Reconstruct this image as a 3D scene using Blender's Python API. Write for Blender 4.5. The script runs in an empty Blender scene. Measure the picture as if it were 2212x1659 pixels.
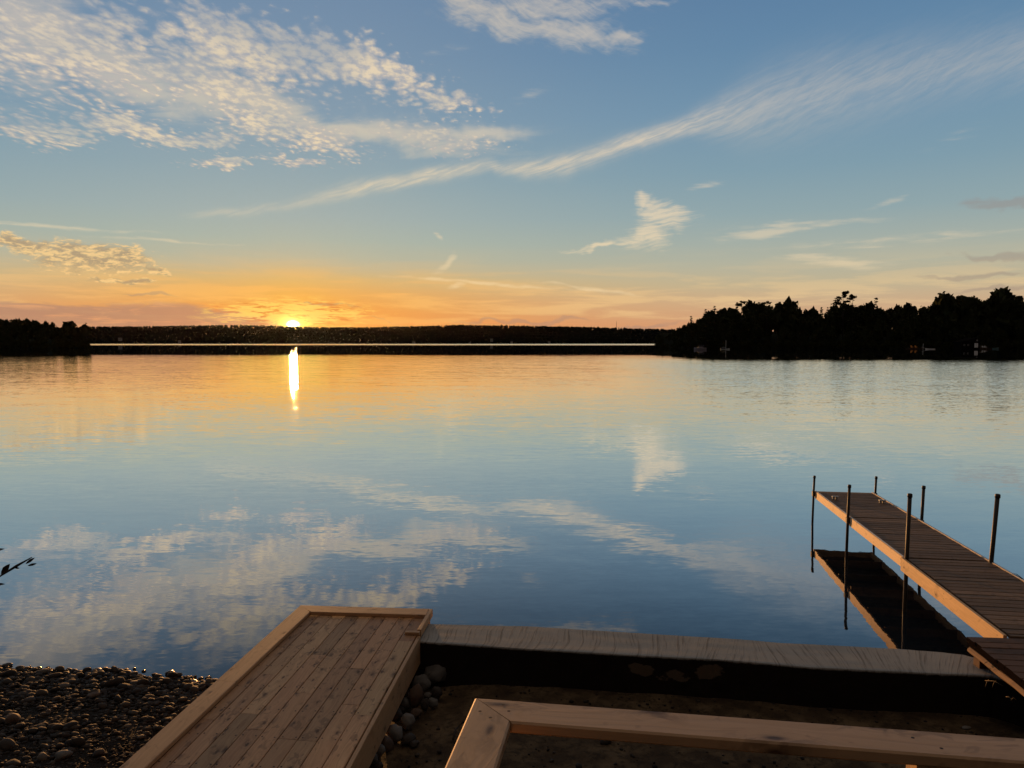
import bpy, math, random
import numpy as np
from mathutils import Vector, Matrix, noise as mnoise
R = math.radians
random.seed(7); rng = np.random.default_rng(7)
scene = bpy.context.scene
col = scene.collection

# ------------------------------------------------------------------ camera
CAM_H = 3.63; PITCH = math.atan(92.5/1640)
cam = bpy.data.cameras.new('camera'); camo = bpy.data.objects.new('camera', cam); col.objects.link(camo)
cam.sensor_width = 36; cam.lens = 36*1640/2212
cam.clip_end = 20000; cam.clip_start = 0.05
camo.location = (0, 0, CAM_H); camo.rotation_euler = (R(90)-PITCH, 0, 0)
scene.camera = camo

# ------------------------------------------------------------------ sun + exposure
SUN_AZ, SUN_EL = -16.05, 1.33
sund = Vector((math.sin(R(SUN_AZ))*math.cos(R(SUN_EL)), math.cos(R(SUN_AZ))*math.cos(R(SUN_EL)), math.sin(R(SUN_EL))))
sl = bpy.data.lights.new('sun', 'SUN'); sl.energy = 5.0; sl.angle = R(0.5); sl.color = (1.0, 0.47, 0.15)
so = bpy.data.objects.new('sun', sl); col.objects.link(so)
so.rotation_euler = sund.to_track_quat('Z', 'Y').to_euler()
scene.view_settings.view_transform = 'Standard'; scene.view_settings.look = 'None'
scene.view_settings.exposure = 0.0; scene.view_settings.gamma = 1.0
scene.cycles.max_bounces = 6; scene.cycles.glossy_bounces = 4; scene.cycles.transparent_max_bounces = 8
scene.cycles.sample_clamp_indirect = 6.0

# ------------------------------------------------------------------ node expression helper
def lin(c):
    return tuple(((v/255)/12.92 if v/255 <= .04045 else ((v/255+.055)/1.055)**2.4) for v in c)
class G:
    """builds node trees from python expressions"""
    def __init__(s, nt): s.nt = nt; s.k = 0
    def n(s, t, **kw):
        nd = s.nt.nodes.new(t); s.k += 1; nd.location = (-200*(s.k % 40), -160*(s.k//40))
        for a, b in kw.items(): setattr(nd, a, b)
        return nd
    def put(s, sock, v):
        if isinstance(v, S): s.nt.links.new(v.s, sock)
        elif v is not None: sock.default_value = v
    def m(s, op, *a, clamp=False):
        nd = s.n('ShaderNodeMath', operation=op, use_clamp=clamp)
        for i, v in enumerate(a): s.put(nd.inputs[i], v)
        return S(s, nd.outputs[0])
    def sm(s, x, a, b, lo=0., hi=1.):
        nd = s.n('ShaderNodeMapRange', interpolation_type='SMOOTHSTEP')
        for i, v in zip((0, 1, 2, 3, 4), (x, a, b, lo, hi)): s.put(nd.inputs[i], v)
        return S(s, nd.outputs[0])
    def lr(s, x, a, b, lo=0., hi=1.):
        nd = s.n('ShaderNodeMapRange')
        for i, v in zip((0, 1, 2, 3, 4), (x, a, b, lo, hi)): s.put(nd.inputs[i], v)
        return S(s, nd.outputs[0])
    def xyz(s, x, y, z=0.):
        nd = s.n('ShaderNodeCombineXYZ')
        for i, v in enumerate((x, y, z)): s.put(nd.inputs[i], v)
        return S(s, nd.outputs[0])
    def sep(s, v):
        nd = s.n('ShaderNodeSeparateXYZ'); s.put(nd.inputs[0], v)
        return [S(s, o) for o in nd.outputs]
    def noise(s, v, scale=1., detail=3., rough=.5, dist=0., color=False, dim='3D'):
        nd = s.n('ShaderNodeTexNoise', noise_dimensions=dim)
        s.put(nd.inputs['Vector'], v); s.put(nd.inputs['Scale'], scale); s.put(nd.inputs['Detail'], detail)
        s.put(nd.inputs['Roughness'], rough); s.put(nd.inputs['Distortion'], dist)
        return S(s, nd.outputs['Color' if color else 'Fac'])
    def voro(s, v, scale=1., out='Distance', rnd=1., feature='F1', dim='3D', smooth=None):
        nd = s.n('ShaderNodeTexVoronoi', feature=feature, voronoi_dimensions=dim)
        s.put(nd.inputs['Vector'], v); s.put(nd.inputs['Scale'], scale); s.put(nd.inputs['Randomness'], rnd)
        if smooth is not None: s.put(nd.inputs['Smoothness'], smooth)
        return S(s, nd.outputs[out])
    def vm(s, op, a, b=None, out=0):
        nd = s.n('ShaderNodeVectorMath', operation=op); s.put(nd.inputs[0], a)
        if b is not None:
            if op == 'SCALE': s.put(nd.inputs['Scale'], b)
            else: s.put(nd.inputs[1], b)
        return S(s, nd.outputs[out])
    def ramp(s, x, stops, interp='LINEAR'):
        nd = s.n('ShaderNodeValToRGB'); cr = nd.color_ramp; cr.interpolation = interp
        s.put(nd.inputs[0], x)
        while len(cr.elements) > 1: cr.elements.remove(cr.elements[-1])
        for i, (p, c) in enumerate(stops):
            e = cr.elements[0] if i == 0 else cr.elements.new(p)
            e.position = p
            e.color = (c, c, c, 1) if isinstance(c, (int, float)) else (*c[:3], 1)
        return S(s, nd.outputs[0])
    def mix(s, f, a, b, mode='MIX'):
        nd = s.n('ShaderNodeMix', data_type='RGBA', blend_type=mode)
        s.put(nd.inputs[0], f)
        for i, v in ((6, a), (7, b)):
            if isinstance(v, tuple): v = (*v[:3], 1)
            s.put(nd.inputs[i], v)
        return S(s, nd.outputs[2])
    def attr(s, name, out='Vector'):
        nd = s.n('ShaderNodeAttribute', attribute_name=name); return S(s, nd.outputs[out])
class S:
    def __init__(s, g, sock): s.g = g; s.s = sock
    def __add__(s, o): return s.g.m('ADD', s, o)
    __radd__ = __add__
    def __sub__(s, o): return s.g.m('SUBTRACT', s, o)
    def __rsub__(s, o): return s.g.m('SUBTRACT', o, s)
    def __mul__(s, o): return s.g.m('MULTIPLY', s, o)
    __rmul__ = __mul__
    def __truediv__(s, o): return s.g.m('DIVIDE', s, o)
    def __rtruediv__(s, o): return s.g.m('DIVIDE', o, s)
    def clamp(s): return s.g.m('ADD', s, 0., clamp=True)

# ------------------------------------------------------------------ sky (world): gradient, sun disc, clouds by direction
def ang(px, py):
    """photo pixel (2212 wide) -> azimuth, elevation in degrees"""
    X = (px-1106)/1640; Y = -(py-829.5)/1640
    d = (X, math.cos(PITCH)+Y*math.sin(PITCH), -math.sin(PITCH)+Y*math.cos(PITCH))
    return math.degrees(math.atan2(d[0], d[1])), math.degrees(math.atan2(d[2], math.hypot(d[0], d[1])))
DPP = math.degrees(1/1640)      # degrees per photo pixel near the centre

world = bpy.data.worlds.new('World'); scene.world = world; world.use_nodes = True
wt = world.node_tree; wt.nodes.clear(); g = G(wt)
tc = g.n('ShaderNodeTexCoord'); D = S(g, tc.outputs['Generated'])
D = g.vm('NORMALIZE', D)
dx, dy, dz = g.sep(D)
el = g.m('ARCSINE', dz)*(180/math.pi)
az = g.m('ARCTAN2', dx, dy)*(180/math.pi)
ael = g.m('ABSOLUTE', el)
sunang = g.m('ARCCOSINE', g.m('MINIMUM', g.vm('DOT_PRODUCT', D, tuple(sund), out=1), 0.9999999))*(180/math.pi)
daz = az-SUN_AZ
def eramp(stops): return g.ramp(ael*(1/64), [(e/64, lin(c)) for e, c in stops])
near = eramp([(0,(240,146,70)),(1.2,(246,156,72)),(2.4,(242,166,82)),(3.4,(236,176,98)),(4.4,(222,186,122)),(5.2,(204,188,148)),(6.0,(187,188,164)),(7.2,(175,187,174)),(9,(166,182,180)),(12,(151,173,181)),(16,(138,162,180)),(20,(126,152,177)),(25,(114,142,173)),(34,(96,100,112)),(64,(144,129,114))])
far = eramp([(0,(206,156,122)),(1.2,(214,162,126)),(2.6,(212,178,142)),(4,(200,186,154)),(5.5,(186,186,166)),(7,(170,181,173)),(9,(150,173,178)),(12,(132,163,179)),(16,(116,152,179)),(20,(102,140,173)),(25,(91,128,166)),(34,(94,100,112)),(64,(144,129,114))])
back = eramp([(0,(26,24,26)),(4,(26,24,26)),(9,(27,25,27)),(16,(30,28,30)),(25,(40,38,40)),(40,(76,72,72)),(64,(144,129,114))])
wn = g.m('EXPONENT', (daz*daz)*(-1/(2*15.*15.)))
wb = g.sm(g.m('ABSOLUTE', daz), 50., 92.)
sky = g.mix(wn, far, near)
sky = g.mix(wb, sky, back)
ns = g.n('ShaderNodeTexSky', sky_type='NISHITA'); ns.sun_disc = False; ns.sun_elevation = R(SUN_EL); ns.sun_rotation = R(SUN_AZ); ns.dust_density = 2.0
nis = g.vm('SCALE', S(g, ns.outputs[0]), 0.05)
sky = g.vm('SCALE', g.mix(0.05, sky, nis), .95)
# warm aureole round the sun
au = g.m('EXPONENT', sunang*(-1/1.7)); au2 = g.m('EXPONENT', sunang*(-1/8.0))
lowsun = g.m('EXPONENT', (el-1.4)*(el-1.4)*(-1/6.0))
sky = g.mix((au2*lowsun*.38).clamp(), sky, lin((255,158,44)))
sky = g.mix((au*.95).clamp(), sky, (1.0, .52, .05))

# ---- clouds
pz = g.m('MAXIMUM', dz, 0.004)+0.035
px_ = dx/pz; py_ = dy/pz
P = g.xyz(px_, py_, 0.)
AE = g.xyz(az, el, 0.)
warp = g.noise(AE, .35, 3, .5, color=True)
w1, w2, w3 = g.sep(warp)
azw = az+(w1-.5)*5.0; elw = el+(w2-.5)*2.4
def blob(px, py, rx, ry, rot=0., a=None, e=None):
    """soft ellipse, centre and radii in photo pixels"""
    a0, e0 = ang(px, py); a = azw if a is None else a; e = elw if e is None else e
    c, s_ = math.cos(R(rot)), math.sin(R(rot))
    u = (a-a0)*math.cos(R(e0)); v = e-e0
    p = (u*c+v*s_)*(1/(rx*DPP)); q = (v*c-u*s_)*(1/(ry*DPP))
    return g.m('EXPONENT', (p*p+q*q)*-1.0)
def union(*bl):
    r = bl[0]
    for b in bl[1:]: r = g.m('MAXIMUM', r, b)
    return r
# A altocumulus field, upper left
mA = union(blob(120,90,330,150), blob(520,110,330,110,-8), blob(800,150,230,70,-18), blob(40,265,170,45), blob(260,265,130,45,-6),
           blob(640,285,230,50,-8), blob(900,300,190,40,-6), blob(960,215,120,26,-6), blob(440,300,110,24), blob(490,352,110,15,2), blob(640,350,85,17,2), blob(450,170,300,60,-16))
cov = g.noise(g.xyz(px_*1., py_*.8, 3.), 1.7, 3, .55)
pw = g.noise(P, 7., 2, .5, color=True); q1, q2, q3 = g.sep(pw)
Pw = g.xyz(px_+(q1-.5)*.10, py_+(q2-.5)*.16, 0.)
Pw = g.vm('MULTIPLY', Pw, (1., .55, 1.))
cell = g.voro(Pw, 23., 'Distance', .9, 'SMOOTH_F1', '2D', .35)
puff = (1.0-cell*1.5)
fine = g.noise(g.vm('MULTIPLY', P, (1., .6, 1.)), 42., 5, .62)
dA = puff*.50+fine*.85-.13+(cov-.5)*1.25
fA = g.sm(dA+mA*1.20, 1.17, 1.62)*g.sm(mA, .08, .40)
edgeA = g.sm(dA+mA*.7+(fine-.5)*.6, 1.0, 1.55)
# soft veil in the middle of the field
veil = g.noise(g.xyz(px_*.9+py_*.25, py_*1.2, 1.), 3.2, 5, .6, .6)
mV = union(blob(560,225,300,48,-14), blob(800,290,300,40,-5), blob(1030,290,130,24,-2), blob(350,190,260,60,-12), blob(60,60,120,120))
fV = g.sm(veil+mV*.5, .62, 1.05)*mV*.85
# B cirrus patch top centre
t1 = g.noise(g.xyz(az*.55+el*.35, el*1.6-az*.30, 2.), 1.5, 6, .62, .5)
mB = union(blob(1090,45,150,36,-14), blob(1220,70,150,36,-8), blob(1350,75,60,18,4), blob(1010,10,110,26,-14), blob(1400,8,70,9,14)*.7, blob(1180,14,210,34,0)*.9)
fb1 = g.noise(g.xyz((az-el*.8+(w3-.5)*3.)*.30, (el+az*.42+(w1-.5)*1.6)*2.6, 15.), 1., 6, .68, .3)
fB = g.sm(t1*.45+fb1*.6+mB*.62, .68, 1.30)*g.sm(mB, .04, .55)*.85
# C long diagonal streak
CU = [(380,463,6,.0),(430,461,6,.25),(520,460,8,.4),(620,440,9,.35),(760,406,15,.75),(880,388,13,1.0),(1010,362,12,.95),(1058,356,11,.75),(1088,368,12,.75),(1130,365,17,.95),(1230,352,19,1.0),(1320,320,16,1.0),(1480,273,16,1.0),(1540,258,30,.75),(1650,228,58,.55),(1800,190,62,.5),(2000,152,52,.42),(2212,118,48,.4)]
A0, A1 = ang(380,400)[0], ang(2212,118)[0]
azc = azw*.25+az*.75; elc = el+(w2-.5)*.9
na = (azc-A0)*(1/(A1-A0))
cu = [(( (ang(x,y)[0]-A0)/(A1-A0)), ang(x,y)[1]/30., w*DPP/4., i) for x, y, w, i in CU]
cc = g.ramp(na, [(p, e) for p, e, w, i in cu]); cw = g.ramp(na, [(p, w) for p, e, w, i in cu]); ci = g.ramp(na, [(p, i) for p, e, w, i in cu])
off = (elc-cc*30.)/(cw*4.)
mC = g.m('EXPONENT', off*off*-1.0)*ci
fib = g.noise(g.xyz((az+el*.4+(w3-.5)*2.)*.22, (el-az*.34+(w1-.5)*.8)*3.0, 5.), 1.1, 6, .66, .25)
fib2 = g.noise(g.xyz((az*.7+el)*.30, (el-az*.75+(w2-.5)*1.5)*3.0, 9.), 1., 4, .62, .2)
k2 = g.sm(na, .55, .80)
fibm = fib*(1.-k2*.35)+fib2*k2*.35
t2 = g.noise(g.xyz(az*.5, el*1.2, 5.), 1.1, 4, .6, .4)
fC = mC*(.32+.68*g.sm(fibm*.8+t2*.2, .34, .66))*(1.-k2*.12)
# D patch right of centre and E faint streaks
t4 = g.noise(g.xyz(az*.7, el*3.2-az*.35, 7.), 1.3, 6, .65, .5)
mD = union(blob(1440,465,66,26,-14), blob(1395,505,52,34,40), blob(1370,530,60,22,0)*.8, blob(1290,530,66,7,4), blob(1392,442,26,22,-30))
fd1 = g.noise(g.xyz((az+(w3-.5)*3.)*.30, (el-az*.10+(w1-.5)*1.2)*4.2, 17.), 1., 6, .68, .4)
fD = g.sm(t4*.3+fd1*.9+mD*.55, .72, 1.24)*g.sm(mD, .03, .45)*.95
aE = az*.7+azw*.3; eE = el+(w2-.5)*.7
mE = union(blob(1650,502,95,13,4, a=aE, e=eE), blob(1720,484,180,9,0, a=aE, e=eE)*.7, blob(1800,565,110,13,-8, a=aE, e=eE)*.9, blob(1930,520,260,14,2, a=aE, e=eE)*.55, blob(1520,402,45,9,5, a=aE, e=eE)*.7, blob(1910,440,45,7,22, a=aE, e=eE)*.5, blob(2060,300,60,16,18, a=aE, e=eE)*.35,
           blob(120,490,180,5,0, a=aE, e=eE)*.8, blob(350,520,170,4,-1, a=aE, e=eE)*.7, blob(965,568,34,10,50, a=aE, e=eE)*.9, blob(945,508,16,6,-40, a=aE, e=eE)*.7, blob(1040,612,200,5,-4, a=aE, e=eE)*.9, blob(1280,625,120,5,-9, a=aE, e=eE)*.9, blob(985,617,22,9,30, a=aE, e=eE)*.8, blob(1150,205,50,14,20, a=aE, e=eE)*.4, blob(960,110,60,12,10, a=aE, e=eE)*.4)
t5 = g.noise(g.xyz(az*.35, el*2.6, 11.), 1.2, 5, .6, .3)
fE = g.sm(t5+mE*.6, .60, 1.15)*g.sm(mE, .05, .5)*.75
# F low puffs at the left
t6 = g.noise(g.xyz(az*1., el*2.6, 4.), 1.6, 6, .66, .3)
mF = union(blob(205,556,125,32,-2), blob(50,528,72,14,-8), blob(335,588,60,9,-6), blob(265,605,50,6))
fF = g.sm(t6+mF*.75, .76, 1.08)*g.sm(mF, .08, .4)*.95
# G mauve bank on the horizon, left; small grey bars right
tG = g.noise(g.xyz(az*.28, el*1.6, 8.), 1.2, 6, .62, .4)
gl = g.ramp((az+36.)*(1/36.), [(0., ang(0,648)[1]/5), (.22, ang(250,658)[1]/5), (.36, ang(420,655)[1]/5), (.52, ang(600,690)[1]/5), (.62, 0.), (.72, .0), (1., .0)])
fG = g.sm(gl*5.+(tG-.5)*1.3-el, -.15, .30)*g.sm(az, -12., -19.)*.8
mH = union(blob(2180,425,80,11,4), blob(2170,552,95,8,2), blob(2120,592,110,6,2), blob(2150,626,80,6,2), blob(1140,692,170,6,0), blob(1380,703,110,7,0), blob(700,655,95,4,0), blob(330,643,70,4,-3), blob(860,690,110,4,0)*.6)
fH = g.sm(t5*.6+mH*.7, .55, .95)*.62
# bright ragged streaks round the sun
tS = g.noise(g.xyz(az*.42, el*3.0, 6.), 1.7, 7, .68, .6)
mS = g.m('EXPONENT', daz*daz*(-1/30.)-(el-2.0)*(el-2.0)*(1/1.1))
fS = g.sm(tS+mS*.22, .58, .70)*g.sm(mS, .08, .5)
fSd = g.sm(1.-tS+mS*.2, .62, .76)*g.sm(mS, .08, .5)
# broad faint cream streaks low down
tL = g.noise(g.xyz(az*.09, el*.85, 13.), 1.3, 6, .6, .3)
fL = g.sm(tL, .44, .62)*g.m('EXPONENT', (el-2.7)*(el-2.7)*(-1/4.5))*.6

# cloud colours follow the sunlight they stand in: warm and bright low and towards the sun
warmk = g.m('EXPONENT', ael*(-1/9.))
cb = g.mix(warmk, lin((222,208,192)), lin((255,222,160)))
cb = g.mix(g.m('EXPONENT', daz*daz*(-1/500.))*.35, cb, lin((255,226,165)))
cbA = g.mix(edgeA, g.mix(warmk, lin((180,178,180)), lin((206,184,156))), cb)
sky = g.mix(fL, sky, g.mix(wn, lin((232,200,150)), lin((255,190,96))))
sky = g.mix(fV*.62, sky, cb)
big2 = g.noise(g.xyz(px_*1.3, py_*.7, 21.), 2.3, 2, .5)
sky = g.mix(fA*(.34+.5*warmk+.55*g.sm(big2, .35, .65)).clamp()*.92, sky, cbA)
sky = g.mix(fB*.62, sky, cb)
sky = g.mix(fC*.74, sky, cb)
sky = g.mix(fD*.75, sky, cb)
sky = g.mix(fE*.60, sky, cb)
fcol = g.mix(g.sm(t6, .42, .62), lin((176,150,116)), lin((250,208,140)))
sky = g.mix(fF*.85, sky, fcol)
gcol = g.mix(g.sm(tG, .5, .72), lin((168,128,112)), lin((214,158,118)))
sky = g.mix(fG*.85, sky, gcol)
sky = g.mix(fH*.6, sky, lin((150,130,122)))
sky = g.mix(fSd*.7, sky, lin((222,120,40)))
sky = g.mix(fS*.75, sky, (1.0, .66, .14))
# the sun itself
esq = (el-1.20)*1.5; sde = g.m('SQRT', daz*daz+esq*esq)
glow = g.m('EXPONENT', sde*(-1/.42))
disc = g.sm(sde, .55, .05)
sunc = g.vm('SCALE', g.xyz(1.0, .80, .18), glow*4.)
sun2 = g.vm('SCALE', g.xyz(1.0, .86, .50), disc*9.)
tot = g.vm('ADD', sky, g.vm('ADD', sunc, sun2))
bg = g.n('ShaderNodeBackground'); g.put(bg.inputs[0], tot); bg.inputs[1].default_value = 1.0
wo = g.n('ShaderNodeOutputWorld'); wt.links.new(bg.outputs[0], wo.inputs[0])
world.cycles.sampling_method = 'MANUAL'; world.cycles.sample_map_resolution = 2048

# ------------------------------------------------------------------ materials
def newmat(name):
    m = bpy.data.materials.new(name); m.use_nodes = True; nt = m.node_tree; nt.nodes.clear()
    g = G(nt); b = g.n('ShaderNodeBsdfPrincipled'); o = g.n('ShaderNodeOutputMaterial'); nt.links.new(b.outputs[0], o.inputs[0])
    return m, g, b, o
def bump(g, b, h, strength=.4, dist=.01):
    n = g.n('ShaderNodeBump'); n.inputs['Strength'].default_value = strength; n.inputs['Distance'].default_value = dist
    g.put(n.inputs['Height'], h); g.nt.links.new(n.outputs[0], b.inputs['Normal'])
def plain(name, c, rough=.6, metal=0., var=.15, scale=8., bumpd=.0):
    m, g, b, o = newmat(name)
    tcn = g.n('ShaderNodeTexCoord'); n = g.noise(S(g, tcn.outputs['Object']), scale, 5, .6)
    c0 = tuple(v*(1-var) for v in c); c1 = tuple(v*(1+var) for v in c)
    g.put(b.inputs['Base Color'], g.mix(n, c0, c1)); b.inputs['Roughness'].default_value = rough; b.inputs['Metallic'].default_value = metal
    if bumpd: bump(g, b, n, .5, bumpd)
    return m
def wood(name, ca, cb_, cdark, knots=1., rough=.62, stain=.35, grain=1., kscale=1.):
    """planks: attribute bco = along, across, through (metres, shifted per board); tint = board to board change"""
    m, g, b, o = newmat(name)
    bx, by, bz = g.sep(g.attr('bco')); tint = g.attr('tint', 'Fac')
    yy = by+bz*.7
    # knots: sparse cells along the board
    kv = g.xyz(bx*3.6*kscale, yy*9.*kscale, 0.)
    kd = g.voro(kv, 1., 'Distance', .85, dim='2D')
    kc = g.sep(g.voro(kv, 1., 'Color', .85, dim='2D'))[0]
    kon = g.sm(kc, .52, .60)
    swirl = g.m('EXPONENT', kd*kd*(-11.))*kon
    gx = g.noise(g.xyz(bx*1.1, yy*7.+swirl*1.1, bz*7.), 1., 3, .5)
    gr = g.noise(g.xyz(bx*2.2, yy*75.+swirl*5.+gx*16., bz*60.), 1., 5, .65)
    rings = g.m('SINE', yy*160.+gx*34.+swirl*9.)*.5+.5
    base = g.mix((gx*.5+g.m('FRACT', tint*7.3)*.9-.2).clamp(), ca, cb_)
    base = g.mix(((gr-.42)*1.7*grain).clamp(), base, tuple(v*.62 for v in cb_))
    base = g.mix(rings*.16*grain, base, tuple(v*.6 for v in cb_))
    knot = g.m('EXPONENT', kd*kd*(-130.))*kon
    lobe = g.noise(g.xyz(bx*9.+by*14., yy*10.-bx*5., 17.), 1., 3, .55, .8)
    base = g.mix((swirl*g.sm(lobe, .44, .62)*.62*knots).clamp(), base, tuple(v*.36 for v in cb_))
    base = g.mix((knot*.95*knots).clamp(), base, cdark)
    # grey smudges and mill marks
    st = g.noise(g.xyz(bx*7.+by*8., yy*12.-bx*4., 3.), 1., 2, .5, 1.2); sg = g.noise(g.xyz(bx*2.2, yy*4., 31.), 1., 2, .5)
    base = g.mix(g.sm(st+(sg-.5)*.5, .60, .68)*stain, base, cdark)
    st2 = g.noise(g.xyz(bx*.9, yy*3., 9.), 1., 3, .5)
    base = g.mix(g.sm(st2, .35, .75)*.22, base, tuple(v*.55 for v in ca))
    base = g.mix(1., base, g.vm('SCALE', g.xyz(1., 1., 1.), tint*.52+.68), 'MULTIPLY')
    g.put(b.inputs['Base Color'], base)
    g.put(b.inputs['Roughness'], gr*.25+rough-.1)
    b.inputs['Specular IOR Level'].default_value = .35
    bump(g, b, gr*.6+rings*.1-knot*.5, .3, .002)
    return m
M = {}
M['deck'] = wood('deck_boards_wood', (.64,.42,.225), (.56,.295,.16), (.12,.06,.03), 1.6, .62, .42, 1.3)
M['border'] = wood('border_board_wood', (.68,.41,.215), (.60,.345,.18), (.13,.065,.038), .8, .58, .18, .7)
M['rail'] = wood('rail_wood', (.66,.43,.25), (.55,.33,.185), (.10,.05,.03), 1.3, .50, .30, .7, .75)
M['new'] = wood('fresh_lumber', (.80,.52,.26), (.68,.42,.20), (.12,.055,.025), 1.3, .6, .22, .9)
M['pale'] = wood('pale_lumber', (.82,.58,.34), (.72,.49,.28), (.2,.1,.05), .5, .6, .10, .7)
M['old'] = wood('weathered_plank', (.26,.16,.095), (.18,.108,.066), (.03,.02,.017), .5, .7, .35, 1.2)
M['older'] = wood('old_landing_plank', (.19,.10,.062), (.13,.068,.044), (.025,.016,.014), .5, .75, .40, 1.2)
M['rot'] = plain('end_grain_and_shade', (.012,.009,.008), .9)  # near-black: dark plank ends, and the shade painted under the landing planks
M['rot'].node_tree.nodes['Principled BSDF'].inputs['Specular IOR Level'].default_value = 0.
M['stringer'] = wood('splintered_stringer', (.52,.33,.20), (.34,.20,.12), (.03,.018,.012), 1., .8, 1., 1.4)
M['pipe'] = plain('dark_pipe_metal', (.055,.048,.042), .55, .5, .35, 20.)
M['screw'] = plain('screw_metal', (.03,.022,.018), .6, .6)
M['white'] = plain('white_painted_metal', (.62,.62,.60), .4, .0, .05)
M['trim'] = plain('pale_edge_trim', (.55,.53,.50), .45, .2, .1)

# ------------------------------------------------------------------ mesh helpers
class MB:
    """collects shapes; build() links them as ONE mesh object"""
    def __init__(s): s.v = []; s.f = []; s.b = []; s.t = []; s.mi = []; s.smooth = []
    def add(s, vs, fs, bco=None, tint=.5, mi=0, smooth=False):
        o = len(s.v); s.v += [tuple(v) for v in vs]; s.f += [tuple(i+o for i in f) for f in fs]
        s.b += [tuple(b) for b in (bco if bco is not None else vs)]; s.t += [tint]*len(vs)
        s.mi += [mi]*len(fs); s.smooth += [smooth]*len(fs)
    def board(s, p0, p1, w, h, up=(0,0,1), ch=.003, m0=0., m1=0., tint=None, wav=0.):
        """plank from p0 to p1 (centres of the end sections); m0/m1: mitre, how far the +side end reaches out"""
        p0 = Vector(p0); p1 = Vector(p1); d = (p1-p0); L = d.length; d.normalize()
        up = Vector(up); sd = d.cross(up).normalized(); up = sd.cross(d).normalized()
        a, c = w/2, h/2
        prof = [(-a+ch,-c),(a-ch,-c),(a,-c+ch),(a,c-ch),(a-ch,c),(-a+ch,c),(-a,c-ch),(-a,-c+ch)]
        n = max(1, int(L/.25)); ox, oy = random.uniform(0,50), random.uniform(0,50)
        vs, bs, fs = [], [], []
        for i in range(n+1):
            f = i/n; wz = random.uniform(-wav, wav); wy = random.uniform(-wav, wav)
            for (q, r) in prof:
                x = f*L
                if i == 0: x += m0*(q/a)
                if i == n: x += m1*(q/a)
                vs.append(p0+d*x+sd*(q+wy)+up*(r+wz)); bs.append((x+ox, q+oy, r))
        for i in range(n):
            for j in range(8):
                k = (j+1) % 8
                fs.append((i*8+j, (i+1)*8+j, (i+1)*8+k, i*8+k))
        fs.append(tuple(range(8))); fs.append(tuple(n*8+j for j in reversed(range(8))))
        s.add(vs, fs, bs, random.random() if tint is None else tint)
    def box(s, c, size, rz=0., mi=0):
        x, y, z = (v/2 for v in size); M_ = Matrix.Translation(c) @ Matrix.Rotation(rz, 4, 'Z')
        vs = [M_ @ Vector((i*x, j*y, k*z)) for i in (-1,1) for j in (-1,1) for k in (-1,1)]
        s.add(vs, [(0,1,3,2),(4,6,7,5),(0,4,5,1),(2,3,7,6),(0,2,6,4),(1,5,7,3)], mi=mi)
    def tube(s, pts, rads, n=10, mi=0, cap=True, smooth=True):
        pts = [Vector(p) for p in pts]; vs, fs = [], []
        for i, p in enumerate(pts):
            t = (pts[min(i+1, len(pts)-1)]-pts[max(i-1, 0)]).normalized()
            x = t.cross(Vector((0,1,0)) if abs(t.y) < .9 else Vector((1,0,0))).normalized(); y = t.cross(x)
            for k in range(n):
                a = 2*math.pi*k/n; vs.append(p+(x*math.cos(a)+y*math.sin(a))*rads[i])
        for i in range(len(pts)-1):
            for k in range(n):
                fs.append((i*n+k, i*n+(k+1) % n, (i+1)*n+(k+1) % n, (i+1)*n+k))
        if cap: fs.append(tuple(reversed(range(n)))); fs.append(tuple((len(pts)-1)*n+k for k in range(n)))
        s.add(vs, fs, mi=mi, smooth=smooth)
    def disc(s, c, r, up=(0,0,1), n=7, mi=0):
        c = Vector(c); u = Vector(up).normalized(); x = u.orthogonal().normalized(); y = u.cross(x)
        s.add([c+(x*math.cos(2*math.pi*k/n)+y*math.sin(2*math.pi*k/n))*r for k in range(n)], [tuple(range(n))], mi=mi)
    def build(s, name, mats, parent=None, smooth=None):
        me = bpy.data.meshes.new(name); me.from_pydata(s.v, [], s.f); me.update()
        a = me.attributes.new('bco', 'FLOAT_VECTOR', 'POINT'); a.data.foreach_set('vector', np.array(s.b, 'f').ravel())
        a = me.attributes.new('tint', 'FLOAT', 'POINT'); a.data.foreach_set('value', np.array(s.t, 'f'))
        for m in (mats if isinstance(mats, (list, tuple)) else [mats]): me.materials.append(m)
        me.polygons.foreach_set('material_index', np.array(s.mi, 'i')); me.polygons.foreach_set('use_smooth', np.array(s.smooth if smooth is None else [smooth]*len(s.f), bool))
        o = bpy.data.objects.new(name, me); col.objects.link(o)
        if parent:
            o.parent = parent; o.matrix_parent_inverse = Matrix.Translation(-parent.location)
        return o
def npmesh(name, V, F, mat, parent=None, smooth=False, tint=None):
    """numpy verts and equal-sided faces -> one object"""
    me = bpy.data.meshes.new(name); k = F.shape[1]
    me.vertices.add(len(V)); me.vertices.foreach_set('co', V.astype('f').ravel())
    me.loops.add(F.size); me.loops.foreach_set('vertex_index', F.astype('i').ravel())
    me.polygons.add(len(F)); me.polygons.foreach_set('loop_start', np.arange(0, F.size, k, dtype='i')); me.polygons.foreach_set('loop_total', np.full(len(F), k, 'i'))
    me.polygons.foreach_set('use_smooth', np.full(len(F), smooth))
    me.update(calc_edges=True); me.validate()
    if tint is not None:
        a = me.attributes.new('tint', 'FLOAT', 'POINT'); a.data.foreach_set('value', tint.astype('f'))
    me.materials.append(mat); o = bpy.data.objects.new(name, me); col.objects.link(o)
    if parent:
        o.parent = parent; o.matrix_parent_inverse = Matrix.Translation(-parent.location)
    return o
def tag(o, label=None, cat=None, group=None, kind=None):
    for k, v in (('label', label), ('category', cat), ('group', group), ('kind', kind)):
        if v: o[k] = v
    return o
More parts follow.
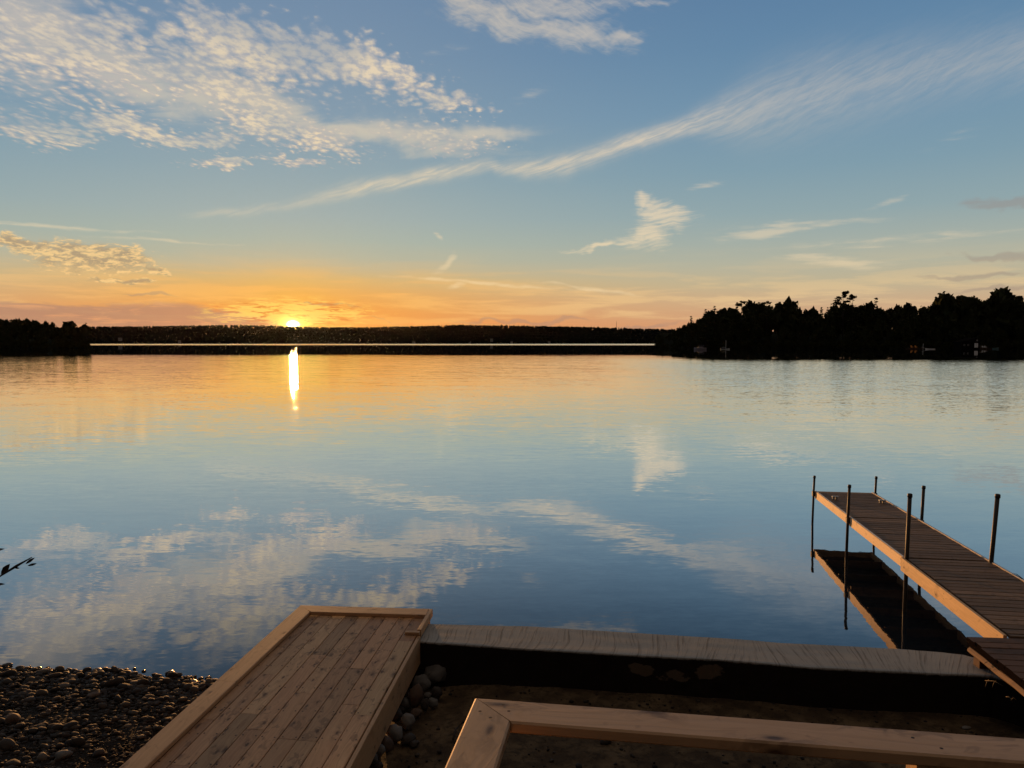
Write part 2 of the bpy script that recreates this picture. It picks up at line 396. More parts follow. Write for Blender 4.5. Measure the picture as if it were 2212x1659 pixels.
def thing(name, loc, label, cat, group=None):
    o = bpy.data.objects.new(name, None); o.location = loc; o.empty_display_size = .2; col.objects.link(o)
    bpy.context.view_layer.update()
    return tag(o, label, cat, group)

# shore frame: s along the shore, t out towards the lake
TH = R(8.0); CT, ST = math.cos(TH), math.sin(TH)
def st2xy(s, t): return (s*CT+t*ST, -s*ST+t*CT)
def xy2st(x, y): return (x*CT-y*ST, x*ST+y*CT)

# ------------------------------------------------------------------ ground: yard, beach, bank and lake bed in one sheet
def smooth01(x): x = np.clip(x, 0, 1); return x*x*(3-2*x)
def ground_z(x, y):
    x = np.asarray(x, float); y = np.asarray(y, float)
    s = x*CT-y*ST; t = x*ST+y*CT
    beach = np.where(t > 7.41, -(t-7.41)*.13, (7.41-t)*.05)
    yard = .11-np.clip(t-7.6, 0, None)*.6
    k = smooth01((s+2.3)/1.2)
    z = beach*(1-k)+yard*k
    bank = (5.3-t)*.355
    z = np.where(t < 5.9, np.maximum(z, 0)+smooth01((5.9-t)/1.2)*np.clip(bank, 0, 2.0), z)
    return np.clip(z, -3, 2.3)
xs = np.unique(np.concatenate([np.linspace(-3500,-60,20), np.linspace(-60,-8,40), np.linspace(-8,8,230), np.linspace(8,60,40), np.linspace(60,3500,20)]))
ys = np.unique(np.concatenate([np.linspace(-3500,-40,16), np.linspace(-40,3,30), np.linspace(3,9.5,130), np.linspace(9.5,60,30), np.linspace(60,3500,20)]))
XX, YY = np.meshgrid(xs, ys); ZZ = ground_z(XX, YY)
lump = np.zeros_like(ZZ)
nearm = (np.abs(XX) < 9) & (YY > 3) & (YY < 8.6)
for i, j in zip(*np.where(nearm)):
    p = Vector((XX[i,j], YY[i,j], 0)); lump[i,j] = mnoise.fractal(p*2.2, 1., 2., 5)*.016
ZZ = ZZ+lump
V = np.stack([XX, YY, ZZ], -1).reshape(-1, 3); nx = len(xs); ny = len(ys)
ii, jj = np.meshgrid(np.arange(nx-1), np.arange(ny-1)); a = (jj*nx+ii).ravel()
F = np.stack([a, a+1, a+nx+1, a+nx], 1)
m, g, b, o = newmat('sand_ground')
geo = g.n('ShaderNodeNewGeometry'); pos = S(g, geo.outputs['Position'])
n1 = g.noise(pos, 3.2, 5, .6); n2 = g.noise(pos, 13., 6, .7, .5); n3 = g.noise(pos, 140., 3, .6)
c = g.mix(g.sm(n1, .38, .64), (.068,.045,.026), (.155,.108,.060))
c = g.mix(g.sm(n2, .47, .62)*.75, c, (.040,.027,.017))
c = g.mix(g.sm(n3, .58, .72)*.35, c, (.24,.185,.125))
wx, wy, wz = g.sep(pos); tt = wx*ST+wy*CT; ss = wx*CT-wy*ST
c = g.mix(g.sm(tt+(n1-.5)*.5, 5.05, 4.6), c, (.012,.014,.008))  # unseen bank coloured near-black to keep its bounce light off the railing
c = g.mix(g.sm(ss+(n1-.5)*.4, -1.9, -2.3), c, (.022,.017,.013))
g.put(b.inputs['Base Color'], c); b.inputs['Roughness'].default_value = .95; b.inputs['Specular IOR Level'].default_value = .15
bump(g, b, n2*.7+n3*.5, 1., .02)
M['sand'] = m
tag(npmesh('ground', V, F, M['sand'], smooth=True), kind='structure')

# ------------------------------------------------------------------ lake water
m, g, b, o = newmat('lake_water')
geo = g.n('ShaderNodeNewGeometry'); pos = S(g, geo.outputs['Position']); wx, wy, wz = g.sep(pos)
def slope(sx, sy, detail, seed):
    c = g.noise(g.xyz(wx*sx, wy*sy, seed), 1., detail, .5, .25, color=True); r, gg, bb = g.sep(c)
    return r-.5, gg-.5
big = g.noise(g.xyz(wx*.018, wy*.03, 2.), 1., 3, .5)
mid_ = g.noise(g.xyz(wx*.12, wy*.35, 4.), 1., 3, .5)
f1 = slope(5.0, 15., 3, 1.); f2 = slope(1.1, 3.8, 3, 5.); f3 = slope(.16, .6, 2, 9.)
patch = g.sm(mid_, .36, .62)                     # smooth and ruffled patches near the shore
ruff = g.sm(wx-wy*.10+(big-.5)*14., 0., 16.)*g.sm(wy, 24., 70.)*g.sm(wy+(mid_-.5)*50., 180., 105.)   # breeze patch off the right-hand point
farr = g.sm(wy+(big-.5)*160., 640., 760.)        # wind-ruffled strip under the far shore
wed = g.sm(wx-wy*.17+(mid_-.5)*10., 0., 16.)
calm = g.sm(wy+(big-.5)*50.+wed*38., 165., 215.)*(1.-farr)
gen = 1.-g.m('MAXIMUM', calm, farr)
amp = gen*(.034+patch*.026)*(.55+g.sm(wy, 12., 30.)*.45+g.sm(wy, 20., 42.)*1.25)+ruff*.03+farr*.16+calm*.006
f4 = slope(2.4, 5.5, 3, 13.)
sx = (f4[0]*.9+f1[0]*.4)*ruff*.13+(f1[0]*.55+f2[0]*.65+f3[0]*.15)*amp*.6
sy = (f4[1]*.9+f1[1]*.4)*ruff*.16+(f1[1]*.75+f2[1]*(.8-g.sm(wy, 25., 50.)*.35)+f3[1]*.20)*amp-ruff*.030-farr*.040-gen*g.sm(wy, 60., 130.)*.006
nrm = g.vm('NORMALIZE', g.xyz(sx*-1., sy, 1.))
lw = g.n('ShaderNodeLayerWeight'); g.put(lw.inputs['Normal'], nrm)
facing = S(g, lw.outputs['Facing'])              # 1 at grazing
fac = g.ramp(facing, [(0., .02), (.4, .06), (.56, .13), (.62, .19), (.66, .30), (.72, .53), (.78, .74), (.85, .90), (.92, .95), (1., .97)])
gl_ = g.n('ShaderNodeBsdfGlossy'); gl_.inputs['Roughness'].default_value = .015; gl_.inputs['Color'].default_value = (1,1,1,1); g.put(gl_.inputs['Normal'], nrm)
df = g.n('ShaderNodeBsdfDiffuse'); df.inputs['Color'].default_value = (.010,.018,.028,1)
mx = g.n('ShaderNodeMixShader'); g.put(mx.inputs[0], fac); m.node_tree.links.new(df.outputs[0], mx.inputs[1]); m.node_tree.links.new(gl_.outputs[0], mx.inputs[2])
m.node_tree.links.new(mx.outputs[0], o.inputs[0]); m.node_tree.nodes.remove(b)
M['water'] = m
V = np.array([(-3400,-2,0),(3400,-2,0),(3400,3400,0),(-3400,3400,0)], float)
tag(npmesh('water', V, np.array([[0,1,2,3]]), m), kind='structure')

# ------------------------------------------------------------------ far shore: hills, forest masses, trees
def icos(sub):
    import bmesh
    bm = bmesh.new(); bmesh.ops.create_icosphere(bm, subdivisions=sub, radius=1.)
    V = np.array([v.co[:] for v in bm.verts]); F = np.array([[v.index for v in f.verts] for f in bm.faces]); bm.free(); return V, F
ICO1, ICO2, ICO3 = icos(1), icos(2), icos(3)
def foliage(name, ca, cb_):
    m, g, b, o = newmat(name)
    geo = g.n('ShaderNodeNewGeometry'); n = g.noise(S(g, geo.outputs['Position']), .35, 4, .6)
    t = g.attr('tint', 'Fac')
    g.put(b.inputs['Base Color'], g.mix((n*.5+t*.5).clamp(), ca, cb_)); b.inputs['Roughness'].default_value = 1.; b.inputs['Specular IOR Level'].default_value = 0.
    return m
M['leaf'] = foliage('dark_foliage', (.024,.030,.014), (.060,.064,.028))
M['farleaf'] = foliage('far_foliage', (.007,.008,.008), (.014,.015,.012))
M['bark'] = plain('bark', (.035,.026,.02), .9)
M['hill'] = plain('hill_soil', (.018,.02,.014), 1., 0., .3, .05)
M['hill'].node_tree.nodes['Principled BSDF'].inputs['Specular IOR Level'].default_value = 0.

def deciduous(seed, n=900, leaf=.045):
    """unit-height crown of leaf quads around branch ends: verts in a 1 m tall tree"""
    r = np.random.default_rng(seed)
    nc = 26; cents = []
    while len(cents) < nc:
        p = r.uniform(-1, 1, 3)
        if np.linalg.norm(p) < 1: cents.append((p[0]*.30, p[1]*.30, .62+p[2]*.34))
    cents = np.array(cents); rad = r.uniform(.07, .15, nc)
    idx = r.integers(0, nc, n); d = r.normal(size=(n,3)); d /= np.linalg.norm(d, axis=1)[:,None]
    c = cents[idx]+d*rad[idx][:,None]*r.uniform(.5, 1.1, n)[:,None]
    core = cents[r.integers(0, nc, 170)]*np.array([.85,.85,1.])+r.normal(0,.035,(170,3))
    return np.concatenate([quads(c, r, leaf), quads(core, r, .105)]), np.concatenate([np.repeat(r.uniform(0, 1, nc)[idx], 4), np.full(680, .2)])
def quads(c, r, size, flat=0.):
    n = len(c); a = r.normal(size=(n,3)); a /= np.linalg.norm(a, axis=1)[:,None]
    b_ = np.cross(a, r.normal(size=(n,3))); b_ /= np.linalg.norm(b_, axis=1)[:,None]
    if flat: a[:,2] *= flat; b_[:,2] *= flat
    s = size*r.uniform(.6, 1.5, n)[:,None]
    return np.stack([c-a*s-b_*s*.6, c+a*s-b_*s*.5, c+a*s*.9+b_*s*.6, c-a*s*.8+b_*s*.5], 1).reshape(-1,3)
def conifer(seed, n=800, wide=.20, tiers=13, gap=.0, leaf=.030, skew=.0):
    r = np.random.default_rng(seed); cs = []
    for k in range(tiers):
        f = k/(tiers-1); z = .14+f*.84; rr = wide*(1-f)**.85*(r.uniform(.75, 1.2))+.012
        nb = max(3, int(9*(1-f))+2)
        for j in range(nb):
            if r.random() < gap: continue
            a = r.uniform(0, 2*math.pi); L = rr*r.uniform(.6, 1.15)
            m_ = max(3, int(n/(tiers*8)*(L/wide+.3)*1.6))
            u = r.uniform(.1, 1, m_)
            cs.append(np.stack([np.cos(a)*L*u+skew*f, np.sin(a)*L*u, z-.25*L*u+.10*L*u*u+r.normal(0,.006,m_)], 1)+r.normal(0,.010,(m_,3)))
    c = np.concatenate(cs); return quads(c, r, leaf, .5), np.repeat(r.uniform(0,.6,len(c)), 4)
DEC = [deciduous(s) for s in range(6)]
CON = [conifer(20+s, 760, w, t, gp) for s, (w, t, gp) in enumerate([(.20,14,.0),(.16,16,.05),(.24,11,.2)])]
def place(tpl, x, y, z, h, w, rz):
    V, t = tpl; c, s = math.cos(rz), math.sin(rz)
    W = np.stack([(V[:,0]*c-V[:,1]*s)*w, (V[:,0]*s+V[:,1]*c)*w, V[:,2]*h], 1)+np.array([x, y, z])
    return W, t
def mass(name, items, mat):
    Vs = np.concatenate([w for w, t in items]); T = np.concatenate([t for w, t in items])
    return npmesh(name, Vs, np.arange(len(Vs)).reshape(-1,4), mat, tint=T)
def hdepth(row, depth): return CAM_H+(737-row)/1640*depth
def ridge(name, line, back, hfun, mat=M['hill'], nb=10):
    """land strip: line = [(x,y)] of the shore, rising backwards along +y"""
    vs, fs = [], []; n = len(line)
    for (x, y) in line:
        for k in range(nb+1):
            f = k/nb; vs.append((x*(1+f*back/max(y,1)), y+f*back, hfun(x, y, f)))
    for i in range(n-1):
        for k in range(nb):
            a = i*(nb+1)+k; fs.append((a, a+nb+1, a+nb+2, a+1))
    return npmesh(name, np.array(vs), np.array(fs), mat, smooth=True)

# far ridge, 1190 m away
FAR = [(-400,712),(0,709),(200,704.5),(300,704),(400,702.5),(500,701.5),(600,703),(680,706),(780,706.5),(900,704),(980,701.5),(1100,702.5),(1200,704),(1290,706.5),(1380,709),(1460,711),(1600,712),(2300,708),(2700,712)]
fpx = np.array([p[0] for p in FAR]); fpy = np.array([p[1] for p in FAR])
def fartop(px): return float(np.interp(px, fpx, fpy))
D0 = 1190.
line = [((px-1106)/1640*D0, D0) for px in range(-900, 3200, 25)]
tag(ridge('hills', line, 420., lambda x, y, f: -1.5 if f == 0 else float(np.interp(f*420, [4,24,50,85,125,170,225,420], [.10,.28,.45,.60,.72,.84,.93,.8]))*(3.63+(737-fartop(1106+x/D0*1640))/1640*(D0+f*200))-2.5+f*2, nb=28), kind='structure')
Vs, Fs, T = [], [], []; base = 0
r = np.random.default_rng(5)
for row, (dd, zz) in enumerate([(4,.22),(24,.36),(50,.52),(85,.66),(125,.79),(170,.9),(225,1.0)]):
    x = -1150.
    while x < 1150.:
        D_ = D0+dd+r.uniform(-9, 9); px = 1106+x/D_*1640
        top = 3.63+(737-fartop(px)-r.uniform(-.2, .9))/1640*D_*1.0
        top = top*zz if zz < 1 else top
        con = r.random() < .16; rad = r.uniform(2.2, 3.9)
        if con:
            h = r.uniform(8, 12); top += r.uniform(0, 1.6); k = 7; a = np.arange(k)/k*2*math.pi; rr = rad*.5
            rings = [(0., rr), (.3, rr*.95), (.45, rr*.55), (.6, rr*.62), (.8, rr*.25), (1., .05)]
            V = np.concatenate([np.stack([np.cos(a)*q*r.uniform(.8,1.2,k), np.sin(a)*q, np.full(k, top-h+f*h)], 1) for f, q in rings])
            Fq = [[i*k+j, i*k+(j+1)%k, (i+1)*k+(j+1)%k] for i in range(5) for j in range(k)]+[[i*k+j, (i+1)*k+(j+1)%k, (i+1)*k+j] for i in range(5) for j in range(k)]
            V[:,0] += x; V[:,1] += D_; Fq = np.array(Fq)
        else:
            V = ICO1[0]*np.array([rad, rad, rad*1.05])*(1+r.normal(0,.13,(len(ICO1[0]),1)))
            V = V+np.array([x, D_, top-rad]); Fq = ICO1[1]
        Vs.append(V); Fs.append(Fq+base); T.append(np.full(len(V), r.random())); base += len(V)
        x += rad*r.uniform(.7, 1.15)
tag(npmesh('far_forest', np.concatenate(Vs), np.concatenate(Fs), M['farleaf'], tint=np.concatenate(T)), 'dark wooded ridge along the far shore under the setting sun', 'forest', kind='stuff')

# a treed shore: silhouette given as (photo column, row of the tree tops)
def grove(name, shore, sil, rows, label, seed, spacing=6.0, conprob=.36, hills_name='hills', keep=lambda px: True, mat=M['leaf']):
    r = np.random.default_rng(seed); sx = [p[0] for p in sil]; sy = [p[1] for p in sil]; items = []
    xs_ = [p[0] for p in shore]; ys_ = [p[1] for p in shore]
    for off, frac in rows:
        x = xs_[0]
        while x < xs_[-1]:
            y = float(np.interp(x, xs_, ys_))+off+r.uniform(-3, 3); xx = x*(1+off/400.)
            px = 1106+xx/y*1640; row_ = float(np.interp(px, sx, sy))
            top = hdepth(row_+r.uniform(0, 5), y)
            top = 1.+(top-1.)*frac*r.uniform(.9, 1.02)
            gz = off*.09+.3
            h = max(2.5, top-gz)
            if name.startswith('pen') and px < 1500: h = max(h, min(1., frac*1.6)*(hdepth(row_+r.uniform(0,4), y)-gz))
            if px < sx[0]-2: x += spacing; continue
            if r.random() < conprob: items.append(place(CON[r.integers(0,3)], xx, y, gz, h*1.04, h*r.uniform(.8,1.1), r.uniform(0,6.28)))
            else:
                items.append(place(DEC[r.integers(0,6)], xx, y, gz, h, max(5., h*.75)*r.uniform(.8,1.15), r.uniform(0,6.28)))
            x += spacing*r.uniform(.6, 1.2)
        # low shrubs at the water's edge
    x = xs_[0]
    while x < xs_[-1]:
        y = float(np.interp(x, xs_, ys_))+1.5+r.uniform(-.5, 2.); h = r.uniform(2.0, 4.5)
        items.append(place(DEC[r.integers(0,6)], x, y, -.9, h+.8, h*1.5, r.uniform(0,6.28))); x += 2.2*r.uniform(.7,1.2)
    tag(mass(name, items, mat), label, 'woodland', kind='stuff')
    ridge(hills_name, shore, 110., lambda x, y, f: -.8+min(f*30, 1)*1.1+f*9.)['kind'] = 'structure'

RS = [(80,414),(86,405),(100,394),(140,378),(183,363),(230,357),(300,352),(360,350)]
RSIL = [(1424,746),(1430,728),(1444,724),(1463,706),(1484,700),(1510,686),(1523,674),(1544,665),(1562,658),(1600,654),(1637,655),(1667,664),(1694,655),(1712,661),(1757,658),(1795,654),(1830,650),(1866,654),(1907,660),(1945,656),(1982,658),(2016,653),(2038,647),(2080,646),(2110,645),(2132,642),(2162,640),(2204,640),(2400,640),(2800,650)]
grove('right_woodland'.replace('right_','peninsula_'), RS, RSIL, [(5,.40),(10,.52),(16,.66),(24,.80),(33,.92),(44,1.),(56,1.)], 'dark wooded point sloping down to the lake behind the moored boats', 11)
LS = [(-560,402),(-420,400),(-300,398),(-245,396),(-226,394),(-219,392)]
LSIL = [(-800,684),(0,688),(40,686),(72,690),(94,695),(115,695),(131,699),(151,697),(162,701),(188,702),(198,708),(203,740)]
grove('headland_woodland', LS, LSIL, [(4,.42),(10,.6),(17,.8),(27,1.),(40,1.)], 'low dark wooded headland reaching in left of the sun', 12, spacing=5.5, conprob=.12)

def named_tree(name, px, row, y, tpl, wk, label, lean=0., group='trees breaking the skyline of the far woods'):
    x = (px-1106)/1640*y; gz = max(.3, 2.); top = hdepth(row, y); h = top-gz
    t = thing(name, (x, y, gz), label, 'tree', group)
    mb = MB(); mb.tube([(x,y,gz-1.),(x+lean*h*.4,y,gz+h*.4),(x+lean*h,y,gz+h*.97)], [h*.016,h*.011,h*.002], 7); 
    for k in range(7):
        a = random.uniform(0,6.28); f = random.uniform(.35,.85); L = h*.16*(1.1-f)*2
        mb.tube([(x+lean*h*f,y,gz+h*f),(x+lean*h*f+math.cos(a)*L,y+math.sin(a)*L,gz+h*f+L*.25)], [h*.005,h*.001], 5)
    mb.build('trunk', M['bark'], t)
    W, tt = place(tpl, x, y, gz, h, h*wk, random.uniform(0,6.28)); W[:,0] += (W[:,2]-gz)*lean
    npmesh('crown', W, np.arange(len(W)).reshape(-1,4), M['leaf'], t, tint=tt)
def pine(seed, wide=.2):   # ragged white pine: few flat layered limbs with gaps
    r = np.random.default_rng(seed); cs = []
    for k in range(15):
        z = r.uniform(.42, .99); a = r.uniform(0, 6.28); L = wide*(1.15-z)**.6*r.uniform(.7, 1.3); m_ = 46
        u = r.uniform(.25, 1, m_); cs.append(np.stack([np.cos(a)*L*u, np.sin(a)*L*u, z+.10*L*u+r.normal(0,.009,m_)], 1)+r.normal(0,.014,(m_,3))*np.array([1,1,.4]))
    c = np.concatenate(cs); return quads(c, r, .020, .6), np.repeat(r.uniform(0,.6,len(c)),4)
NT = [('pine_tree',1819,631,392,pine(1,.24),1.,'tallest ragged pine with layered limbs above the peninsula woods'),
      ('pine_tree',1838,639,394,pine(2,.22),1.,'shorter ragged pine just right of the tallest pine'),
      ('spruce_tree',1889,645,388,CON[1],1.0,'lone pointed spruce between the tall pines and the round oaks'),
      ('spruce_tree',1491,684,392,CON[1],1.1,'slim spruce rising near the left tip of the peninsula'),
      ('spruce_tree',1523,668,394,CON[0],1.2,'broad spruce on the slope right of the slim tip spruce'),
      ('spruce_tree',1544,661,396,CON[0],1.0,'pointed spruce at the top of the left slope of the peninsula'),
      ('spruce_tree',1431,716,408,CON[1],1.0,'small spruce leaning over the water at the very tip of the peninsula'),
      ('pine_tree',1600,648,398,pine(3,.26),1.1,'bushy pine on the left shoulder of the peninsula skyline'),
      ('pine_tree',1655,652,397,pine(4,.22),1.,'thin see-through pine just left of the rounded maple'),
      ('maple_tree',1694,646,395,DEC[1],.75,'rounded broad maple standing above the middle of the woods'),
      ('oak_tree',2038,637,380,DEC[2],.8,'flat-topped oak rising left of the tallest right-hand oaks'),
      ('oak_tree',2085,642,380,DEC[3],.85,'wide low-crowned oak on the skyline right of the flat-topped oak'),
      ('oak_tree',2162,631,372,DEC[4],.8,'tallest round oak near the right edge of the picture'),
      ('spruce_tree',2188,637,372,CON[2],1.,'open-branched spruce beside the tallest right-hand oak'),
      ('pine_tree',2206,637,372,pine(6,.24),1.,'ragged pine cut by the right edge of the picture'),
      ('pine_tree',189,697,396,pine(7,.26),1.1,'ragged pine at the tip of the left headland'),
      ('oak_tree',152,694,400,DEC[5],.9,'small round tree just inland of the headland tip pine')]
for nm, px, row, y, tpl, wk, lb in NT: named_tree(nm, px, row, y, tpl, wk, lb, random.uniform(-.03,.03))

# radio mast on the far ridge
x, y = (1331-1106)/1640*1420, 1420.
t = thing('radio_mast', (x, y, 18), 'thin lattice radio mast standing on the far ridge', 'mast')
mb = MB(); zt = hdepth(695, y)
for k in range(3):
    a = k*2.094; mb.tube([(x+math.cos(a)*.7,y+math.sin(a)*.7,14),(x+math.cos(a)*.3,y+math.sin(a)*.3,zt)], [.14,.10], 4)
for k in range(14):
    z0 = 14+(zt-14)*k/14; z1 = 14+(zt-14)*(k+1)/14
    for q in range(3):
        a, c_ = q*2.094, (q+1)*2.094; mb.tube([(x+math.cos(a)*.5,y+math.sin(a)*.5,z0),(x+math.cos(c_)*.5,y+math.sin(c_)*.5,z1)], [.07,.07], 3)
mb.build('lattice', M['pipe'], t)
mb = MB(); mb.tube([(x,y,zt),(x,y,zt+2)], [.06,.03], 4); mb.build('antenna', M['pipe'], t)

# cottages on the far shore
M['cot'] = plain('pale_cottage_wall', (.24,.235,.23), .8); M['roofd'] = plain('dark_roof', (.06,.055,.05), .8); M['glassd'] = plain('dark_window', (.03,.035,.04), .15)
M['doorw'] = plain('white_door_paint', (.88,.89,.90), .6, 0., .03)
CT_ = [(261,733.5,4.5,'pale cottage among the trees left of the sun, leftmost on the far shore'),(389,738.5,3.6,'small pale boathouse low on the far shore left of the sun'),
       (894,740.5,4.,'pale cabin at the waterline right of the sun on the far shore'),(1015,740,3.6,'tiny pale cabin under the highest part of the far ridge'),
       (1062,735,4.,'pale cottage set higher on the slope of the far ridge'),(1105,740.3,3.6,'small pale boathouse on the far shore straight ahead'),(1186,740.3,3.6,'pale cabin on the far shore below the mast side of the ridge')]
for px, row, w, lb in CT_:
    y = 1186.; x = (px-1106)/1640*y; z0 = max(.2, hdepth(row+1.2, y)); h = w*.6
    t = thing('cottage', (x, y, z0), lb, 'cottage', 'cottages along the far shore')
    mb = MB(); mb.box((x,y,z0+h/2-.6), (w, w*.8, h+1.2)); mb.build('wall', M['cot'], t)
    mb = MB(); e = w*.58; d_ = w*.5; zt = z0+h
    mb.add([(x-e,y-d_,zt),(x+e,y-d_,zt),(x+e,y+d_,zt),(x-e,y+d_,zt),(x-e,y,zt+w*.35),(x+e,y,zt+w*.35)], [(0,1,5,4),(3,4,5,2),(0,4,3),(1,2,5),(0,3,2,1)]); mb.build('roof', M['roofd'], t)
    mb = MB(); mb.box((x-w*.2,y-w*.4-.03,z0+h*.5), (w*.25,.06,h*.4)); mb.build('window', M['glassd'], t)
    mb = MB(); mb.box((x+w*.22,y-w*.4-.03,z0+h*.37), (w*.2,.06,h*.7)); mb.build('door', M['roofd'], t)

# ------------------------------------------------------------------ things on and off the peninsula
def wpt(px, row):   # point on the water seen at a photo pixel (from the surveyed distances)
    y = CAM_H*1640/(row-737); return (px-1106)/1640*y, y
M['hullg'] = plain('faded_grey_hull', (.26,.25,.31), .5); M['hullw'] = plain('white_hull', (.5,.52,.5), .45); M['canvas'] = plain('boat_canvas', (.17,.18,.24), .8)
M['orange'] = plain('orange_paint', (.85,.36,.07), .6); M['teal'] = plain('teal_canoe', (.06,.13,.14), .5); M['boatwall'] = plain('dark_boathouse_wall', (.010,.009,.008), 1.)
M['shingle'] = plain('dark_shingle', (.012,.011,.010), 1.)
for q in ('boatwall', 'shingle'): M[q].node_tree.nodes['Principled BSDF'].inputs['Specular IOR Level'].default_value = 0.
def hull(mb, x, y, L, W, H, rz, mi=0, z0=-.15):
    prof = [(-.5,.80,.0),(-.25,.95,0.),(0.,1.,.0),(.25,.82,.06),(.42,.40,.16),(.5,.02,.24)]; c, s = math.cos(rz), math.sin(rz); vs = []; fs = []
    for f, wf, rise in prof:
        for (q, zz) in ((-1,1),(-.72,.25),(-.15,0),(.15,0),(.72,.25),(1,1)):
            X, Y = f*L, q*wf*W/2; vs.append((x+X*c-Y*s, y+X*s+Y*c, z0+zz*(H+rise)))
    for i in range(5):
        for j in range(5): a = i*6+j; fs.append((a, a+6, a+7, a+1))
        fs.append((i*6, i*6+5, i*6+11, i*6+6))
    fs.append((0,1,2,3,4,5)); mb.add(vs, fs, mi=mi, smooth=False)
x, y = wpt(1512, 755.3); rz = R(170)
t = thing('motorboat', (x,y,0), 'grey cuddy motorboat with a canopy moored left of the little sailboat', 'boat')
mb = MB(); hull(mb, x, y, 5.2, 2.1, .95, rz); mb.build('hull', M['hullg'], t)
mb = MB(); mb.box((x+.2,y,1.05), (1.9,1.5,.45), rz); mb.box((x-.6,y,.95), (1.0,1.3,.25), rz); mb.build('cabin', M['hullg'], t)
mb = MB(); mb.box((x+.6,y,1.85), (2.2,1.7,.08), rz)
for i in (-1,1):
    for j in (-1,1): mb.tube([(x+.6+i*.95,y+j*.75,.8),(x+.6+i*.95,y+j*.75,1.82)], [.03,.03], 5)
mb.build('canopy', M['canvas'], t)
mb = MB(); mb.box((x-.55,y,1.4), (.06,1.4,.45), rz); mb.build('windshield', M['glassd'], t)
mb = MB(); mb.box((x+2.65,y+.1,.55), (.4,.35,.8), rz); mb.build('outboard_motor', M['pipe'], t)
x, y = wpt(1566, 755)
t = thing('sailboat', (x,y,0), 'small white sailing dinghy with a bare mast moored off the peninsula', 'boat')
mb = MB(); hull(mb, x, y, 3.9, 1.4, .45, R(0)); mb.build('hull', M['hullw'], t)
mb = MB(); mb.tube([(x+.3,y,.2),(x+.3,y,hdepth(735,y))], [.075,.06], 7); mb.build('mast', M['white'], t)
mb = MB(); mb.tube([(x+.3,y,.95),(x-1.5,y+.2,1.05)], [.05,.04], 6); mb.build('boom', M['white'], t)
mb = MB(); mb.box((x-2.0,y,.2), (.08,.3,.6)); mb.build('rudder', M['hullw'], t)
# chairs on a low shore dock
def adirondack(px, lb, mat, sc=1., grp='chairs on the far dock'):
    x, y = wpt(px, 754.); y += 3
    t = thing('adirondack_chair', (x,y,.45), lb, 'chair', grp)
    def P_(q, w, r_): return (x+q*sc, y+w*sc, .45+r_*sc)
    mb = MB()
    for k in range(5): mb.board(P_(-.24+k*.12,.18,.32), P_(-.27+k*.135,.55,1.02), .10*sc, .02, (0,-1,.3))
    mb.build('backrest', mat, t)
    mb = MB()
    for k in range(4): mb.board(P_(-.28,-.35+k*.13,.40-k*.025), P_(.28,-.35+k*.13,.40-k*.025), .11*sc, .02)
    mb.build('seat', mat, t)
    for s_ in (-1,1):
        mb = MB(); mb.board(P_(s_*.34,-.42,.60), P_(s_*.34,.40,.58), .13*sc, .025); mb.build('armrest', mat, t)
        mb = MB(); mb.board(P_(s_*.30,-.36,0), P_(s_*.30,-.36,.59), .10*sc, .03, (0,1,0)); mb.build('leg', mat, t)
        mb = MB(); mb.board(P_(s_*.27,.35,0), P_(s_*.27,.2,.34), .10*sc, .03, (0,1,0)); mb.build('leg', mat, t)
adirondack(1976, 'orange adirondack chair on the far dock, left one of the pair', M['orange'], 1.15)
adirondack(1985, 'orange adirondack chair on the far dock, right one nearer the pole', M['orange'], 1.15)
adirondack(2131, 'white adirondack chair at the foot of the boathouse gangway, left of its twin', M['doorw'])
adirondack(2136, 'white adirondack chair at the foot of the boathouse gangway, right of its twin', M['doorw'])
def far_dock(px0, px1, lb):
    x0, y0 = wpt(px0, 754.); x1, y1 = wpt(px1, 754.); t = thing('shore_dock', ((x0+x1)/2,(y0+y1)/2+3,0), lb, 'dock')
    mb = MB(); mb.board((x0,y0+3,.37), (x1,y1+3,.37), 3.2, .14); mb.build('platform', M['older'], t)
    for f in (.05,.5,.95):
        mb = MB(); xx = x0+(x1-x0)*f; mb.tube([(xx,y0+1.7,-1),(xx,y0+1.7,.32)], [.1,.1], 6); mb.build('post', M['older'], t)
far_dock(1966, 1996, 'low dark dock carrying the two orange chairs below the woods')
far_dock(2122, 2146, 'low dark dock carrying the two white chairs at the right')
x, y = wpt(1993, 754.)
t = thing('mooring_pole', (x,y,0), 'thin pale pole standing in the water beside the orange chairs', 'pole')
mb = MB(); mb.tube([(x,y,-1),(x,y,2.6)], [.09,.08], 6); mb.build('shaft', M['white'], t)
mb = MB(); mb.tube([(x,y,2.6),(x,y,2.75)], [.11,.05], 6); mb.build('cap', M['pipe'], t)
x, y = wpt(2008, 754.6)
t = thing('rowing_boat', (x,y,0), 'white rowing boat lying low on the water beside the far dock', 'boat')
mb = MB(); hull(mb, x, y, 4.2, 1.2, .5, R(180)); mb.build('hull', M['doorw'], t)
mb = MB(); mb.tube([(x-1.6,y,.4),(x-3.6,y+.3,1.0)], [.05,.06], 5); mb.build('oar', M['white'], t)
x, y = wpt(2150, 754.)
t = thing('canoe', (x,y,0), 'dull teal canoe pulled up at the far right of the shore', 'canoe')
mb = MB(); hull(mb, x, y, 3.6, .9, .7, R(20)); mb.build('hull', M['teal'], t)
mb = MB(); mb.box((x,y,.45), (.2,.7,.06), R(20)); mb.build('seat', M['older'], t)
x, y = wpt(2104, 754.4)
t = thing('boathouse', (x,y,0), 'dark lakeside boathouse with white double doors and a round gable window', 'boathouse')
mb = MB(); mb.box((x-1.8,y+3,1.7), (8.4,6,3.4)); mb.build('wall', M['boatwall'], t)
mb = MB(); zt = 3.4; cx_ = x-1.8
